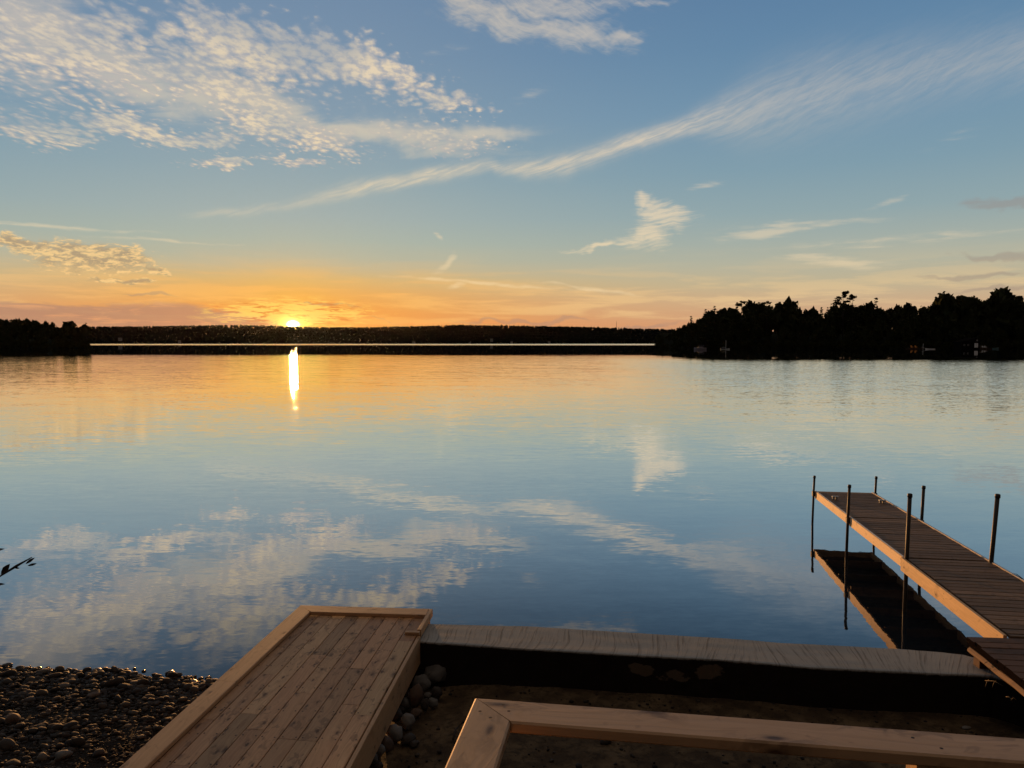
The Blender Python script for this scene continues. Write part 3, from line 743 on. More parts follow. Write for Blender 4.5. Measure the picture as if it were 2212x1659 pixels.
mb.add([(cx_-4.6,y-.5,zt),(cx_+4.6,y-.5,zt),(cx_+4.6,y+6.5,zt),(cx_-4.6,y+6.5,zt),(cx_+2.,y-.5,zt+1.7),(cx_+2.,y+6.5,zt+1.7)], [(0,4,5,3),(1,2,5,4),(0,1,4),(3,5,2),(0,3,2,1)]); mb.build('roof', M['shingle'], t)
for k in (-1,1):
    mb = MB(); mb.box((x+.7+k*.42,y-.06,1.75), (.74,.10,2.0)); d = mb.build('door', M['doorw'], t)
    mb = MB(); mb.box((x+.7+k*.12,y-.14,1.7), (.06,.06,.2)); mb.build('handle', M['pipe'], d)
mb = MB(); mb.tube([(x+.75,y-.6,3.95),(x+.75,y-.52,3.95)], [.42,.42], 14); mb.build('round_window', M['cot'], t)
for q in (-2.9,-4.6):
    mb = MB(); mb.box((x+q,y-.05,1.9), (.7,.08,.8)); w_ = mb.build('window', M['cot'], t)
    mb = MB(); mb.box((x+q,y-.10,1.9), (.5,.06,.6)); mb.build('pane', M['glassd'], w_)
t = thing('gangway', (x+3.5,y-1.,.6), 'sloping pale gangway running down from the boathouse to the white chairs', 'gangway')
mb = MB(); mb.board((x+1.9,y-1.0,1.0), (x+5.0,y-1.0,.46), 1.1, .1); mb.build('walkway', M['old'], t)
for k in (-1,1):
    mb = MB(); mb.tube([(x+1.9,y-1.+k*.55,1.5),(x+5.,y-1.+k*.55,.96)], [.035,.035], 5); mb.build('handrail', M['trim'], t)

# ------------------------------------------------------------------ concrete sea wall
def interp(line, x): return float(np.interp(x, [p[0] for p in line], [p[1] for p in line]))
FARL = [(-1.35,8.33),(-1.02,8.29),(.2,8.22),(1.21,8.05),(2.2,7.89),(2.82,7.76),(3.94,7.61),(4.30,7.53),(4.53,7.45),(4.66,7.28),(4.70,7.05),(4.70,6.80)]
NEARL = [(-1.35,7.82),(-.96,7.76),(.18,7.57),(1.27,7.41),(2.05,7.31),(2.89,7.13),(3.84,7.02),(4.10,6.99),(4.35,6.97),(4.50,6.93),(4.60,6.84),(4.69,6.72)]
def resample(line, n):
    P_ = np.array(line); d = np.r_[0, np.cumsum(np.linalg.norm(np.diff(P_, axis=0), axis=1))]
    q = np.linspace(0, d[-1], n); return np.stack([np.interp(q, d, P_[:,0]), np.interp(q, d, P_[:,1])], 1), q
def resample_at(line, fr):
    P_ = np.array(line); idx = np.linspace(0, 1, len(P_)); return np.stack([np.interp(fr, idx, P_[:,0]), np.interp(fr, idx, P_[:,1])], 1)
NW = 260; fr = np.linspace(0, 1, NW); A_ = resample_at(FARL, fr); B_ = resample_at(NEARL, fr)
vs, fs, bc = [], [], []; NJ = 16
slen = np.r_[0, np.cumsum(np.linalg.norm(np.diff((A_+B_)/2, axis=0), axis=1))]
WZ = .50
for i in range(NW):
    a, b_ = Vector((*A_[i],0)), Vector((*B_[i],0)); nz = lambda k, sc: mnoise.noise(Vector((slen[i]*sc, k, 3.)))
    a += Vector((0, nz(1, 3.)*.006+nz(7, 14.)*.005, 0)); b_ += Vector((0, nz(2, 3.)*.006+nz(8, 14.)*.005, 0))
    prof = [(a, -.9, 0), (a, WZ-.05, 0), (a+(b_-a)*.02, WZ-.012, .01)]
    for k in range(1, NJ): prof.append((a+(b_-a)*(k/NJ), WZ+nz(3+k*.3, 2.)*.0015, k/NJ*.5))
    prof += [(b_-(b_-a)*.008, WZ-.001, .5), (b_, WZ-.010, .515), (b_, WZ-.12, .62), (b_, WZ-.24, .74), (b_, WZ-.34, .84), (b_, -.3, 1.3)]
    for k, (p, z, tt) in enumerate(prof):
        dn = 0. if z > WZ-.02 else nz(20+k, 5.)*.012
        vs.append((p.x, p.y-dn, z+nz(5, 1.2)*.003)); bc.append((slen[i], tt, z))
npf = len(prof)
for i in range(NW-1):
    for k in range(npf-1): fs.append((i*npf+k, i*npf+k+1, (i+1)*npf+k+1, (i+1)*npf+k))
fs.append(tuple(range(npf))); fs.append(tuple((NW-1)*npf+k for k in reversed(range(npf))))
mb = MB(); mb.add(vs, fs, bc, smooth=False)
m, g, b, o = newmat('broomed_concrete')
bx, by, bz = g.sep(g.attr('bco'))
cur = bx+by*.25+g.m('SINE', by*9.+bx*.7)*.03*g.sm(bx, 3.8, 1.2)+g.m('SINE', bx*1.1)*by*.12
wv = g.noise(g.xyz(cur*1.4, by*1.0, 0.), 1., 2, .5)
br = g.noise(g.xyz(cur*44.+wv*6., by*1.4, 0.), 1., 5, .72)
br2 = g.noise(g.xyz(cur*190., by*3.0, 2.), 1., 3, .6)
blot = g.noise(g.xyz(bx*1.6, by*3., 4.), 1., 5, .6)
c = g.mix(blot, (.29,.285,.27), (.44,.42,.39))
c = g.mix(g.sm(br, .50, .63)*.55, c, (.075,.068,.062))
c = g.mix(g.sm(br2, .55, .7)*.28, c, (.08,.075,.07))
c = g.mix(g.sm(blot, .60, .75)*.3, c, (.26,.21,.16))
# inner face: dark coating with shade painted in, concrete showing in worn patches
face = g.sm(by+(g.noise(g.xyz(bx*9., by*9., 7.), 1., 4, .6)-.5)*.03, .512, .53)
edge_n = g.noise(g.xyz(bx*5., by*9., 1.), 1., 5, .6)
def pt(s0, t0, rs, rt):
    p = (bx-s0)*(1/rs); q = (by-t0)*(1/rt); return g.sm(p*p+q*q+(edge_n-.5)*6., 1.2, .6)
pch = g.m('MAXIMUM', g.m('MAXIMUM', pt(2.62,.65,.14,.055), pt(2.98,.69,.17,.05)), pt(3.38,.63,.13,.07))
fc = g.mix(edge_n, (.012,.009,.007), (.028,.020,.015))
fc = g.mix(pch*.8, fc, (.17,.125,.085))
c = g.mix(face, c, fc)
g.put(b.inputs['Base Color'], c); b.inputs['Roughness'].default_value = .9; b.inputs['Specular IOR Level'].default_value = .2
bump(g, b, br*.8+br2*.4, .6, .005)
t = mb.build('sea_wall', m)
tag(t, 'long grey broom-finished concrete sea wall between the new deck and the dock', 'wall')

# ------------------------------------------------------------------ new timber deck
TD = R(4.4); U = Vector((math.cos(TD), -math.sin(TD), 0)); Vv = Vector((-math.sin(TD), -math.cos(TD), 0)); SL = -.012
O = Vector((-2.43, 8.555, .565))
def dk(u, v, h=0.): return O+U*(u*(1+.021*v)-.048*v)+Vv*v+Vector((0,0,SL*v+h))
UPD = U.cross(Vv+Vector((0,0,SL))).normalized(); UPD = UPD if UPD.z > 0 else -UPD
t = thing('timber_deck', (-1.7, 6.6, .2), 'new tan timber deck with a raised border running out to the water', 'deck')
DW, DL = 1.50, 4.1; BW = .19
# boards
mb = MB(); edges = [BW-.012, BW+.10]; pit = (DW-.004-edges[1])/8; edges += [edges[1]+pit*(k+1) for k in range(8)]
jo = [1.0,1.75,2.35,1.2,2.0,2.65,1.4,2.2,.85]
for k in range(9):
    u = (edges[k]+edges[k+1])/2; bw = edges[k+1]-edges[k]; cuts = [.17, jo[k]+random.uniform(-.1,.1), min(DL-.3, jo[k]+1.5+random.uniform(-.15,.15)), DL]
    for a, b_ in zip(cuts[:-1], cuts[1:]):
        mb.board(dk(u, a+.002, -.019), dk(u, b_-.002, -.019), (bw*(1+.024*(a+b_)/2))-.007, .036, UPD, .004, wav=.0008)
    for jv in np.arange(.25, DL, .41):
        for q in (-.33,.33): mb.disc(dk(u+bw*q+random.uniform(-.006,.006), jv+random.uniform(-.012,.012), .0002), .0075, UPD, mi=1)
mb.build('deck_boards', [M['deck'], M['screw']], t)
# raised border boards, mitred at the far left corner
mb = MB(); hb = .034; FW = .19
mb.board(dk(BW/2, FW/2, hb/2+.004), dk(BW/2, 1.9, hb/2+.004), BW, hb+.006, UPD, .006, m0=-FW/2, tint=.55)
mb.board(dk(BW/2, 1.903, hb/2+.004), dk(BW/2, DL, hb/2+.004), BW, hb+.006, UPD, .006, tint=.45)
mb.build('side_border', M['border'], t)
mb = MB()
mb.board(dk(BW/2+.004, FW/2, hb/2+.004), dk(DW-.005, FW/2, hb/2+.004), FW, hb+.006, UPD, .005, m0=BW/2+.001, tint=.6)
mb.build('end_border', M['border'], t)
mb = MB(); mb.board(dk(DW+.016, .0, -.004), dk(DW+.012, .60, -.004), .042, .085, UPD, .005, tint=.7); mb.build('edge_strip', M['border'], t)
mb = MB(); mb.board(dk(DW-.125, .64, .016), dk(DW+.025, .64, .016), .05, .032, UPD, .004, tint=.5); mb.build('corner_block', M['border'], t)
# skirts
mb = MB(); mb.board(dk(DW+.022, .665, -.148), dk(DW+.022, DL, -.148), .036, .285, UPD, .004, tint=.45); mb.build('skirt_board', M['border'], t)
mb = MB(); mb.board(dk(-.002, 0, -.16), dk(-.002, DL, -.16), .036, .31, UPD, .004, tint=.4); mb.build('skirt_board', M['border'], t)
mb = MB(); mb.board(dk(0, -.02, -.16), dk(DW, -.02, -.16), .036, .31, UPD, .004, tint=.5); mb.build('skirt_board', M['border'], t)
for u, v in ((.1,.12),(DW-.1,.12),(.1,2.),(DW-.1,2.),(.1,3.8),(DW-.1,3.8)):
    mb = MB(); p = dk(u, v, -.05); mb.board((p.x,p.y,-.9), p, .09, .09, (0,1,0)); mb.build('post', M['deck'], t)
for v in np.arange(.25, DL, .41):
    mb = MB(); mb.board(dk(.03, v, -.12), dk(DW-.01, v, -.12), .036, .15, UPD); mb.build('joist', M['deck'], t)

# ------------------------------------------------------------------ railing close to the camera
RZ = R(-8.9); ru = Vector((math.cos(RZ), math.sin(RZ), 0)); rv = Vector((math.sin(-RZ), math.cos(RZ), 0)); rv = Vector((-math.sin(RZ), math.cos(RZ), 0))
CO = Vector((-.122, 2.436, 2.46))       # outer top corner
W6, H6 = .14, .038
t = thing('railing', (0., 2.2, 1.2), 'brown timber railing with a mitred corner in the near foreground', 'railing')
def rp(u, v, h): return CO+ru*u-rv*v+Vector((0,0,h))
mb = MB(); mb.board(rp(W6/2+.0035, W6/2, -H6/2), rp(3.4, W6/2, -H6/2), W6, H6, (0,0,1), .006, m0=W6/2+.0012, tint=.5); mb.build('top_rail', M['rail'], t)
mb = MB(); mb.board(rp(W6/2, W6/2, -H6/2), rp(W6/2, 1.7, -H6/2), W6, H6, (0,0,1), .006, m0=-W6/2, tint=.35); mb.build('top_rail', M['rail'], t)
for u, v in ((W6*.55,.36),(1.36,.085),(2.9,.085),(W6*.55,1.55)):
    p = rp(u, v, -H6-.001); mb = MB(); mb.board((p.x,p.y,float(ground_z(p.x,p.y))-.3), p, .089, .089, (rv.x,rv.y,0)); mb.build('post', M['rail'], t)
for u, v in ((.10,.035),(.125,.075),(.035,.09),(.075,.125),(1.33,.05),(1.39,.1)):
    mb = MB(); mb.disc(rp(u, v, .0004), .0055); mb.build('screw', M['screw'], t)

# ------------------------------------------------------------------ dock on pipe posts
L0 = Vector((6.02, 14.95, .655)); LE = Vector((4.83, 7.27, .755)); dd = (LE-L0); DKL = dd.length; dd.normalize()
ds = dd.cross(Vector((0,0,1))).normalized(); ds = ds if ds.x > 0 else -ds
dup_ = dd.cross(ds); dup_ = dup_ if dup_.z > 0 else -dup_
WD = 1.10
def dp(v, u, h=0.): return L0+dd*v+ds*u+dup_*h     # v from the far end, u from left to right
t = thing('dock', (5.9, 11., 0.), 'long weathered plank dock on pipe posts reaching out over the lake', 'dock')
mb = MB(); v = .05; secs = [2.41, 4.93]; PWd = .138
while v < DKL-.02:
    gap = .014
    for q in secs:
        if abs(v-q) < .07: v = q+.02; gap = .02
    w = min(PWd, DKL-v)-gap*.9
    if w > .03: mb.board(dp(v+w/2, .042, -.016+random.uniform(-.0025,.0025)), dp(v+w/2, WD-.042, -.016+random.uniform(-.0025,.0025)), w, .032, dup_, .005, wav=.001)
    v += PWd
mb.build('deck_planks', M['old'], t)
for k, (a, b_, hh, mt, dz_, ox) in enumerate([(0., 2.405, .14, 'pale', 0., 0.), (2.425, 4.96, .145, 'pale', 0., 0.), (4.93, DKL, .178, 'new', .004, -.028)]):
    mb = MB(); mb.board(dp(a, .019+ox, -hh/2+dz_), dp(b_, .019+ox, -hh/2+dz_), .036, hh, dup_, .003)
    for q in (.12, (b_-a)*.5, b_-a-.12):
        for hz in (-.04,-.1):
            p = dp(a+q, ox, hz); mb.disc(p-ds*.0006, .006, -ds, mi=1)
    mb.build('side_board', [M[mt], M['screw']], t)
for a, b_ in ((0., 2.405), (2.425, 4.96), (4.98, DKL)):
    mb = MB(); mb.board(dp(a, WD-.019, -.07), dp(b_, WD-.019, -.07), .036, .148, dup_, .003); mb.build('side_board', M['pale'], t)
    mb = MB(); mb.board(dp(a, WD-.018, .0075), dp(b_, WD-.018, .0075), .030, .006, dup_, .002); mb.build('edge_trim', M['trim'], t)
    mb = MB(); mb.board(dp(a, .018, .0075), dp(min(b_,4.9), .018, .0075), .022, .006, dup_, .002)
    if a < 4.9: mb.build('edge_trim', M['trim'], t)
mb = MB(); mb.board(dp(.019, .04, -.072), dp(.019, WD-.04, -.072), .036, .14, dup_, .003); mb.build('end_board', M['pale'], t)
for v in (.8,1.6,2.38,3.3,4.1,4.9,5.8,6.7):
    mb = MB(); mb.board(dp(v, .06, -.10), dp(v, WD-.06, -.10), .04, .13, dup_); mb.build('joist', M['old'], t)
def pipe(v, u, top, r_, lean):
    p = dp(v, u); zt = p.z+top; q = lean
    mb = MB(); mb.tube([(p.x-q*1.2,p.y,-1.3),(p.x,p.y,p.z),(p.x+q*top,p.y,zt)], [r_,r_,r_], 12); o = mb.build('post', M['pipe'], t)
    mb = MB(); mb.tube([(p.x+q*top,p.y,zt-.04),(p.x+q*top,p.y,zt+.004),(p.x+q*top,p.y,zt+.012)], [r_*1.22,r_*1.22,r_*.8], 12); mb.build('cap', M['pipe'], o)
    mb = MB(); mb.box((p.x,p.y,p.z-.05), (.055,.07,.10), R(-8)); mb.build('bracket', M['pipe'], o)
pipe(.02, -.025, .30, .021, .03); pipe(2.415, -.025, .54, .023, .025); pipe(4.97, .035, .87, .026, .02)
pipe(.03, WD+.025, .32, .021, .03); pipe(2.44, WD+.02, .56, .024, .03); pipe(4.99, WD-.03, .90, .027, .06)
for v, u in ((.82,.17),(1.05,.93)):
    mb = MB(); p = dp(v, u, .0); mb.board(dp(v,u-.05,.05), dp(v,u+.06,.05), .05, .02, dup_, .004); mb.board(dp(v,u-.025,.0), dp(v,u-.025,.042), .04, .025, dd); mb.board(dp(v,u+.03,.0), dp(v,u+.03,.042), .04, .025, dd)
    mb.build('cleat', M['white'], t)

# ------------------------------------------------------------------ old landing the dock joins at the wall
t = thing('landing', (5.4, 6.2, .1), 'dark old plank landing over a splintered stringer at the right edge', 'landing')
PA = Vector((4.435, 7.262, .752)); pd = Vector((-.075, -.79, 0)).normalized(); ps = Vector((-pd.y, pd.x, 0)); ps = ps if ps.x > 0 else -ps
mb = MB(); v = 0.
while v < 2.9:
    w = random.uniform(.125,.140); j = random.uniform(-.012,.012)
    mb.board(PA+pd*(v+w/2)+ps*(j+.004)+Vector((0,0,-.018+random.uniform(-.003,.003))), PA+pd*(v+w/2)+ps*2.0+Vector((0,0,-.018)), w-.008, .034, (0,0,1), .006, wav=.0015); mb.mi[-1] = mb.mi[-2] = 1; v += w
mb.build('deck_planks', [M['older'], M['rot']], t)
mb = MB(); n = 26; pts = []; rad = []
mb.board(PA+pd*.0+ps*.045+Vector((0,0,-.062)), PA+pd*2.8+ps*.045+Vector((0,0,-.062)), .05, .05, (0,0,1), .006, wav=.003); mb.build('shade_strip', M['rot'], t)  # near-black strip added as the shade in the gap below the planks
mb = MB(); mb.board(PA+pd*.02+ps*.04+Vector((0,0,-.128)), PA+pd*2.8+ps*.04+Vector((0,0,-.128)), .07, .058, (0,0,1), .02, wav=.008); mb.build('stringer', M['stringer'], t)
mb = MB(); mb.board(PA+pd*.05+ps*1.9+Vector((0,0,-.105)), PA+pd*2.8+ps*1.9+Vector((0,0,-.105)), .07, .12); mb.build('stringer', M['older'], t)
for v, u in ((.10,.10),(.10,1.85),(2.6,.12),(2.6,1.85)):
    p = PA+pd*v+ps*u; mb = MB(); mb.board((p.x,p.y,-.8 if v < 1 else .1), (p.x,p.y,.575), .10, .10, (0,1,0)); mb.build('post', M['older'], t)
# dry stalks and litter caught between landing and wall
m_straw = plain('dry_straw', (.14,.10,.06), .8)
mb = MB()
for k in range(16):
    v = random.uniform(.45, 2.2); p = PA+pd*v+ps*random.uniform(-.10,.05); z = WZ+.012+random.uniform(0,.05)
    a = math.atan2(pd.y, pd.x)+random.gauss(0,.5); L = random.uniform(.05,.26); e = (p.x+math.cos(a)*L, p.y+math.sin(a)*L, z+random.uniform(-.02,.08))
    mb.tube([(p.x,p.y,z), ((p.x+e[0])/2,(p.y+e[1])/2,(z+e[2])/2+.02), e], [.003,.0025,.001], 4)
tag(mb.build('dry_grass', m_straw), 'dry straw and stalks caught between the wall end and the landing', 'dry grass', kind='stuff')
# leafy sprig caught on the dock's right edge
x, y = dp(5.75, WD+.01).x, dp(5.75, WD+.01).y; z = dp(5.75, WD).z
mb = MB()
for k in range(7):
    a = random.uniform(0,6.28); L = random.uniform(.08,.17); mb.tube([(x,y,z),(x+math.cos(a)*L*.6,y+math.sin(a)*L*.6,z+.05),(x+math.cos(a)*L,y+math.sin(a)*L,z+.03+random.uniform(-.03,.05))], [.004,.004,.001], 5)
tag(mb.build('twig', M['bark']), 'small dark twig lying on the right edge of the dock', 'twig')

# ------------------------------------------------------------------ stones
def stone_mat(name, base, var, rough=.75):
    m, g, b, o = newmat(name); tcn = g.n('ShaderNodeTexCoord'); oi = g.n('ShaderNodeObjectInfo')
    p = S(g, tcn.outputs['Object']); t_ = g.attr('tint', 'Fac')
    n = g.noise(p, 22., 5, .65); n2 = g.noise(p, 5., 3, .6)
    c = g.mix(n2, tuple(v*(1-var) for v in base), tuple(v*(1+var) for v in base))
    c = g.mix(g.sm(n, .5, .7)*.4, c, tuple(v*.5 for v in base))
    g.put(b.inputs['Base Color'], c); b.inputs['Roughness'].default_value = rough; b.inputs['Specular IOR Level'].default_value = .3
    bump(g, b, n, .4, .008); return m
STM = {'grey': stone_mat('grey_stone', (.125,.118,.11), .3), 'brown': stone_mat('brown_stone', (.115,.078,.058), .3), 'pale': stone_mat('pale_stone', (.19,.175,.16), .25), 'dark': stone_mat('dark_stone', (.05,.042,.038), .3),
       'wet': stone_mat('wet_stone', (.045,.032,.026), .3, .28)}
def rock(name, x, y, z, a, b_, c, rz, seed, mat, label, cat, group=None, angular=.25):
    V, F = ICO3; V = V.copy(); off = Vector((seed*7.3, seed*3.1, 0))
    r_ = np.array([1+angular*mnoise.fractal(Vector(v)*.9+off, 1., 2., 3)+.05*mnoise.noise(Vector(v)*3+off) for v in V]); V = V*r_[:,None]
    for k in range(4):     # flattened facets
        nrm = np.random.default_rng(seed*11+k).normal(size=3); nrm /= np.linalg.norm(nrm); dcut = .80; ex = np.clip(V@nrm-dcut, 0, None); V = V-ex[:,None]*nrm*.8
    V = V*np.array([a, b_, c]); cs, sn = math.cos(rz), math.sin(rz)
    V = np.stack([V[:,0]*cs-V[:,1]*sn, V[:,0]*sn+V[:,1]*cs, V[:,2]], 1)
    o = npmesh(name, V, F, mat, smooth=True, tint=np.full(len(V), .5)); o.location = (x, y, z); return tag(o, label, cat, group)
# cobbles heaped along the deck: crop pixels (centre, size) -> ground
def gp(px, py, z):
    X = (px-1106)/1640; Y = -(py-829.5)/1640; d = (X, math.cos(PITCH)+Y*math.sin(PITCH), -math.sin(PITCH)+Y*math.cos(PITCH)); k = (z-CAM_H)/d[2]; return X*k, d[1]*k
BO = [(395,555,140,120,'grey','squarish grey boulder nearest the wall and deck corner'),(300,612,118,112,'grey','rounded grey stone just left of the squarish boulder'),
      (262,690,105,165,'brown','largest tall reddish-brown stone in the heap beside the deck'),(332,485,66,48,'dark','small dark stone tucked under the deck by the wall'),
      (192,668,62,66,'dark','dark stone half under the deck beside the big brown stone'),(195,732,82,84,'grey','round grey stone left of the big brown stone'),
      (348,678,50,42,'grey','small pale pebble right of the big brown stone'),(332,735,52,90,'dark','narrow dark stone wedged right of the big brown stone'),
      (398,662,70,72,'dark','dark angular stone at the outer edge of the heap by the wall'),(382,725,66,66,'grey','roundish grey stone at the outer edge of the heap'),
      (268,792,70,52,'brown','flat brown stone at the outer middle of the heap'),(138,808,100,88,'dark','dark rounded stone tight against the deck skirt'),
      (210,845,90,88,'pale','pale grey oval cobble in the middle of the row beside the deck'),(80,868,52,58,'brown','small brown stone against the deck skirt'),
      (130,918,118,108,'pale','large pale speckled stone low in the row beside the deck'),(215,965,84,66,'dark','dark flat stone half sunk in the sand beside the row'),
      (66,985,112,96,'brown','brown angular stone near the bottom of the row'),(28,1028,76,112,'pale','pale upright stone at the bottom of the row beside the deck'),
      (-12,1090,70,80,'grey','grey stone against the deck at the very bottom of the row'),(30,1130,64,60,'dark','dark round stone at the bottom end of the row'),
      (170,770,60,44,'dark','small dark stone between the two rows of cobbles'),(255,985,70,40,'dark','thin dark slab lying on the sand outside the row')]
for k, (cx, cy, w, h, mt, lb) in enumerate(BO):
    px, py = (1400+cx/1.7015)/1.736, (2200+(cy+h*.42)/1.7015)/1.736; x, y = gp(px, py, .12); mpp = .3385/1640*y
    a, c = w*mpp/2, h*mpp/2*.98
    rock('boulder', x, y+a*.5, .09+c*.80, a*1.06, a*.95, c*1.05, random.uniform(-.4,.4), k+1, STM[mt], lb, 'stone', 'stones heaped beside the deck', .42)
# stones standing out of the shallows
EM = [(990,178,170,50,'longest wet stone poking from the shallows off the beach, left of the middle'),(390,148,85,42,'dark wet stone in the shallows near the left end of the beach'),(310,139,24,14,None),(1390,158,42,22,None),
      (1487,184,46,18,None),(1757,198,112,46,'broad wet stone standing alone in the shallows left of the deck'),(1800,247,86,40,'second wet stone just shoreward of the broad lone one'),(1300,204,40,14,None),
      (2155,248,72,36,'sunlit orange-tipped wet stone closest to the deck'),(2080,256,62,28,'dark wet stone beside the sunlit one near the deck'),(1995,287,98,26,'flat wet slab in the shallows near the deck'),(2020,304,92,34,None),(1390,209,42,12,None),(2026,240,26,12,None),(1185,212,30,10,None),(985,199,42,20,None),(1630,232,62,28,None),(60,118,110,50,'wet stone catching the light at the left edge of the beach')]
for k, (cx, cy, w, h, lb) in enumerate(EM):
    px, py = (cx/2.765)/1.736, (2450+(cy+h*.45)/2.765)/1.736; x, y = gp(px, py, .0); mpp = 1/2.765/1.736/1640*y
    a = w*mpp/2; c = max(.016, h*mpp*.55)
    rock('wet_stone', x, y+a*.3, c*.25, a, a*.7, c, random.uniform(-.5,.5), 60+k, STM['wet'], lb or 'small wet stone barely breaking the surface off the pebble beach', 'stone', 'stones poking out of the shallows', .2)
# large cobbles lying on the beach
LC = [(120,660,155,108,'brown','reddish-brown boulder standing out at the left of the beach'),(60,955,155,130,'dark','large dark boulder at the lower left edge of the beach'),(640,1065,165,96,'grey','big rounded grey cobble at the bottom middle of the beach'),
      (295,445,130,62,'dark','broad dark cobble in the upper left of the beach'),(960,382,135,52,'brown','flat brownish cobble in the upper middle of the beach'),(1390,255,145,66,'dark','biggest wet cobble at the waterline of the beach'),
      (1020,1035,120,80,'dark','dark dome-shaped cobble low on the beach near the deck'),(495,580,64,60,'brown','squarish tan cobble in the middle left of the beach')]
for k, (cx, cy, w, h, mt, lb) in enumerate(LC):
    px, py = (cx/2.765)/1.736, (2450+(cy+h*.4)/2.765)/1.736; x, y = gp(px, py, .08); z = float(ground_z(x, y)); mpp = 1/2.765/1.736/1640*y; a = w*mpp/2; c = h*mpp*.55
    rock('cobble', x, y+a*.3, z+c*.55, a, a*.85, c, random.uniform(-.5,.5), 90+k, STM[mt], lb, 'stone', 'larger cobbles on the pebble beach', .2)
# the pebble beach
def pebbles(name, n, region, sizes, mat, sub=ICO2, seed=3, keep=lambda x, y: True, zoff=0., flat=(.45,.75)):
    r = np.random.default_rng(seed); V0, F0 = sub; Vs, Fs, T = [], [], []; base = 0; k = 0
    var = []
    for q in range(14):
        off = Vector((q*5.7, q*2.2, 0)); rr = np.array([1+.30*mnoise.fractal(Vector(v)*.9+off, 1., 2., 3) for v in V0]); W = V0*rr[:,None]
        for c_ in range(3):
            nrm = r.normal(size=3); nrm /= np.linalg.norm(nrm); ex = np.clip(W@nrm-.78, 0, None); W = W-ex[:,None]*nrm*.85
        var.append(W)
    while k < n:
        x, y, a = region(r); 
        if not keep(x, y): continue
        a *= sizes(r, x, y); W = var[r.integers(0,14)]*np.array([a, a*r.uniform(.6,.9), a*r.uniform(*flat)])
        th, ti = r.uniform(-.7,.7)-.1, r.normal(0,.22); c, s = math.cos(th), math.sin(th); ct, st_ = math.cos(ti), math.sin(ti)
        W = np.stack([W[:,0]*ct+W[:,2]*st_, W[:,1], -W[:,0]*st_+W[:,2]*ct], 1); W = np.stack([W[:,0]*c-W[:,1]*s, W[:,0]*s+W[:,1]*c, W[:,2]], 1)
        z = float(ground_z(x, y))+a*r.uniform(.05,.45)+zoff
        Vs.append(W+np.array([x, y, z])); Fs.append(F0+base); T.append(np.full(len(W), r.random())); base += len(W); k += 1
    return npmesh(name, np.concatenate(Vs), np.concatenate(Fs), mat, smooth=True, tint=np.concatenate(T))
m, g, b, o = newmat('beach_pebbles'); geo = g.n('ShaderNodeNewGeometry'); pos = S(g, geo.outputs['Position']); t_ = g.attr('tint', 'Fac')
n = g.noise(pos, 60., 4, .6)
c = g.ramp(t_, [(0., (.012,.009,.008)), (.25, (.024,.018,.014)), (.45, (.038,.024,.017)), (.6, (.027,.024,.021)), (.78, (.048,.035,.025)), (.93, (.070,.056,.044)), (1., (.11,.092,.074))])
c = g.mix(g.sm(n, .45, .7)*.4, c, (.03,.024,.02))
wx, wy, wz = g.sep(pos); wet = g.sm(wz, .05, .015)
c = g.mix(wet*.55, c, (.016,.012,.010)); g.put(b.inputs['Base Color'], c); g.put(b.inputs['Roughness'], .8-wet*.25); b.inputs['Specular IOR Level'].default_value = .3; bump(g, b, n, .3, .004)
M['peb'] = m
def beach_pos(r):
    s = r.uniform(-8.0, -2.6); t_ = r.uniform(4.5, 7.40+.06*math.sin(s*3.1)+.05*math.sin(s*7.7)+abs(r.normal(0,.04))); return (*st2xy(s, t_), 1.)
def bsize(r, x, y):
    s, t_ = xy2st(x, y); f = np.clip((t_-5.6)/1.7, 0, 1); base = .012+.020*f
    if s < -4.6 and t_ < 6.2: base += .008
    return base*float(np.exp(r.normal(0,.38)))
tag(pebbles('fine_gravel', 15000, beach_pos, lambda r, x, y: bsize(r, x, y)*.55, M['peb'], ICO1, 4), 'fine dark gravel filling the gaps between the beach cobbles', 'pebbles', kind='stuff')
tag(pebbles('gravel', 8500, beach_pos, bsize, M['peb'], ICO2, flat=(.38,.62)), 'dark cobble and pebble beach at the water edge left of the deck', 'pebbles', kind='stuff')
# small stones and litter on the yard sand
def yard_pos(r): s = r.uniform(-2.0, 5.5); t_ = r.uniform(5.2, 7.5); return (*st2xy(s, t_), 1.)
tag(pebbles('sand_pebbles', 1100, yard_pos, lambda r, x, y: .010*float(np.exp(r.normal(0,.55))), M['peb'], ICO1, 9, keep=lambda x, y: x > -.95), 'scattered small pebbles on the sand behind the wall', 'pebbles', kind='stuff')
def st_on(px, py): x, y = gp(px, py, .115); return x, y
rock('flat_stone', *st_on(2088,1572), .115, .045, .025, .014, .2, 201, STM['pale'], 'pale flat stone lying on the shaded sand beyond the railing at right', 'stone')
x0, y0 = st_on(979,1601); x1, y1 = st_on(1000,1566)
mb = MB(); mb.tube([(x0,y0,.13),((x0*.5+x1*.5)-.02,(y0+y1)/2,.15),(x1,y1,.14),(x1+.10,y1+.12,.13)], [.010,.009,.007,.004], 7)
tag(mb.build('stick', M['bark']), 'thin crooked stick lying on the sand behind the railing corner', 'stick')

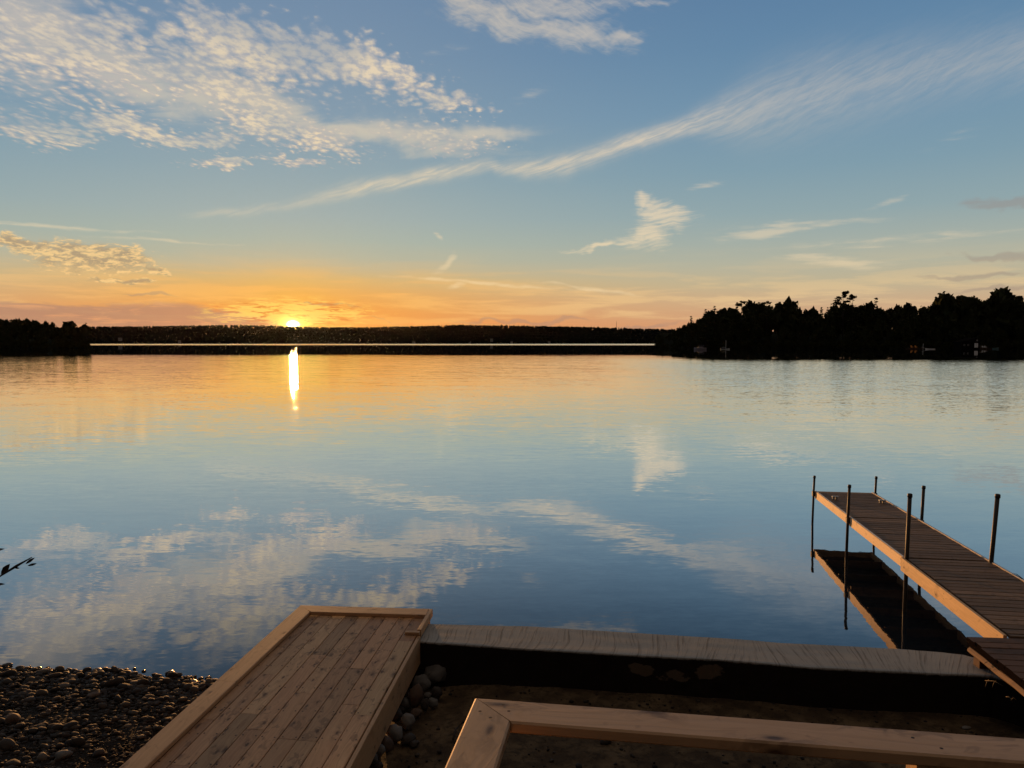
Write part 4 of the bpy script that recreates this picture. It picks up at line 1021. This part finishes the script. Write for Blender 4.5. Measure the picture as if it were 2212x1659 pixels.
# ------------------------------------------------------------------ shrub whose twig reaches in at the left edge
t = thing('shrub', (-2.75, 3.05, float(ground_z(-2.75, 3.05))), 'leafy shrub at the left edge, one dark twig reaching into view', 'shrub')
zb = float(ground_z(-2.75, 3.05)); lf = plain('dark_leaf', (.035,.022,.014), .6)
def leaf(mb, p, d, L, w, up):
    p = Vector(p); d = Vector(d).normalized(); u = Vector(up); sd = d.cross(u).normalized(); u = sd.cross(d)
    sh = [(0,0),(.25,.7),(.55,1.),(.8,.6),(1,0)]
    vs = [p]+[p+d*L*f+sd*w*q*.5+u*w*.12*q for f, q in sh[1:-1]]+[p+d*L]+[p+d*L*f-sd*w*q*.5+u*w*.12*q for f, q in reversed(sh[1:-1])]+[p+d*L*.5-u*.002]
    n = len(vs)-1; mb.add(vs, [(i, (i+1) % n, n) for i in range(n)])
mbs, mbl = MB(), MB()
A_ = Vector((-2.06, 3.0, 2.685)); B2 = Vector((-1.925, 3.0, 2.765))
mbs.tube([(-2.75,3.05,zb-.05),(-2.62,3.03,1.7),(-2.35,3.01,2.42),tuple(A_),tuple((A_+B2)/2+Vector((.004,0,.004))),tuple(B2)], [.016,.012,.007,.0032,.0055,.0018], 7)
leaf(mbl, A_+Vector((.008,0,.005)), (.55,.1,.75), .058, .026, (0,-1,.2)); leaf(mbl, (A_+B2)*.5+Vector((.04,0,.012)), (.8,.1,.55), .045, .012, (0,-1,.3))
leaf(mbl, (A_+B2)*.5+Vector((.048,0,.005)), (.95,0,.25), .04, .010, (0,-1,.1)); leaf(mbl, (A_+B2)*.5+Vector((-.005,0,-.002)), (.8,0,-.1), .022, .008, (0,-1,.1))
leaf(mbl, (-2.10,3.0,2.79), (1,.1,.12), .065, .012, (0,-1,.3)); leaf(mbl, (-2.10,3.0,2.654), (1,0,.03), .065, .012, (0,-1,.3))
for k in range(9):
    a = random.uniform(1.7, 4.6); e = Vector((-2.75+math.cos(a)*random.uniform(.25,.6)-.15, 3.05+math.sin(a)*.5, zb+random.uniform(.9,1.7))); q = Vector((-2.75,3.05,zb+.05)); mid = (q+e)/2+Vector((-.05,0,.15))
    mbs.tube([q, mid, e], [.012,.007,.002], 6)
    for j in range(16):
        f = random.uniform(.3,1); p = q.lerp(mid, f*2) if f < .5 else mid.lerp(e, f*2-1); leaf(mbl, p, (random.gauss(0,1),random.gauss(0,1),random.uniform(0,1)), random.uniform(.04,.08), random.uniform(.015,.03), (random.gauss(0,.4),random.gauss(0,.4),1))
mbs.build('stems', M['bark'], t); mbl.build('leaves', lf, t)

# ------------------------------------------------------------------ evening haze over the lake
m = bpy.data.materials.new('haze'); m.use_nodes = True; nt = m.node_tree; nt.nodes.clear()
pv = nt.nodes.new('ShaderNodeVolumePrincipled'); ou = nt.nodes.new('ShaderNodeOutputMaterial'); nt.links.new(pv.outputs[0], ou.inputs['Volume'])
pv.inputs['Color'].default_value = (.9,.92,.95,1); pv.inputs['Density'].default_value = 2.2e-6; pv.inputs['Anisotropy'].default_value = .85
V = np.array([(x,y,z) for x in (-3600,3600) for y in (-3600,3600) for z in (-4.2,75)], float)
F = np.array([(0,1,3,2),(4,6,7,5),(0,4,5,1),(2,3,7,6),(0,2,6,4),(1,5,7,3)])
tag(npmesh('haze', V, F, m), kind='stuff')
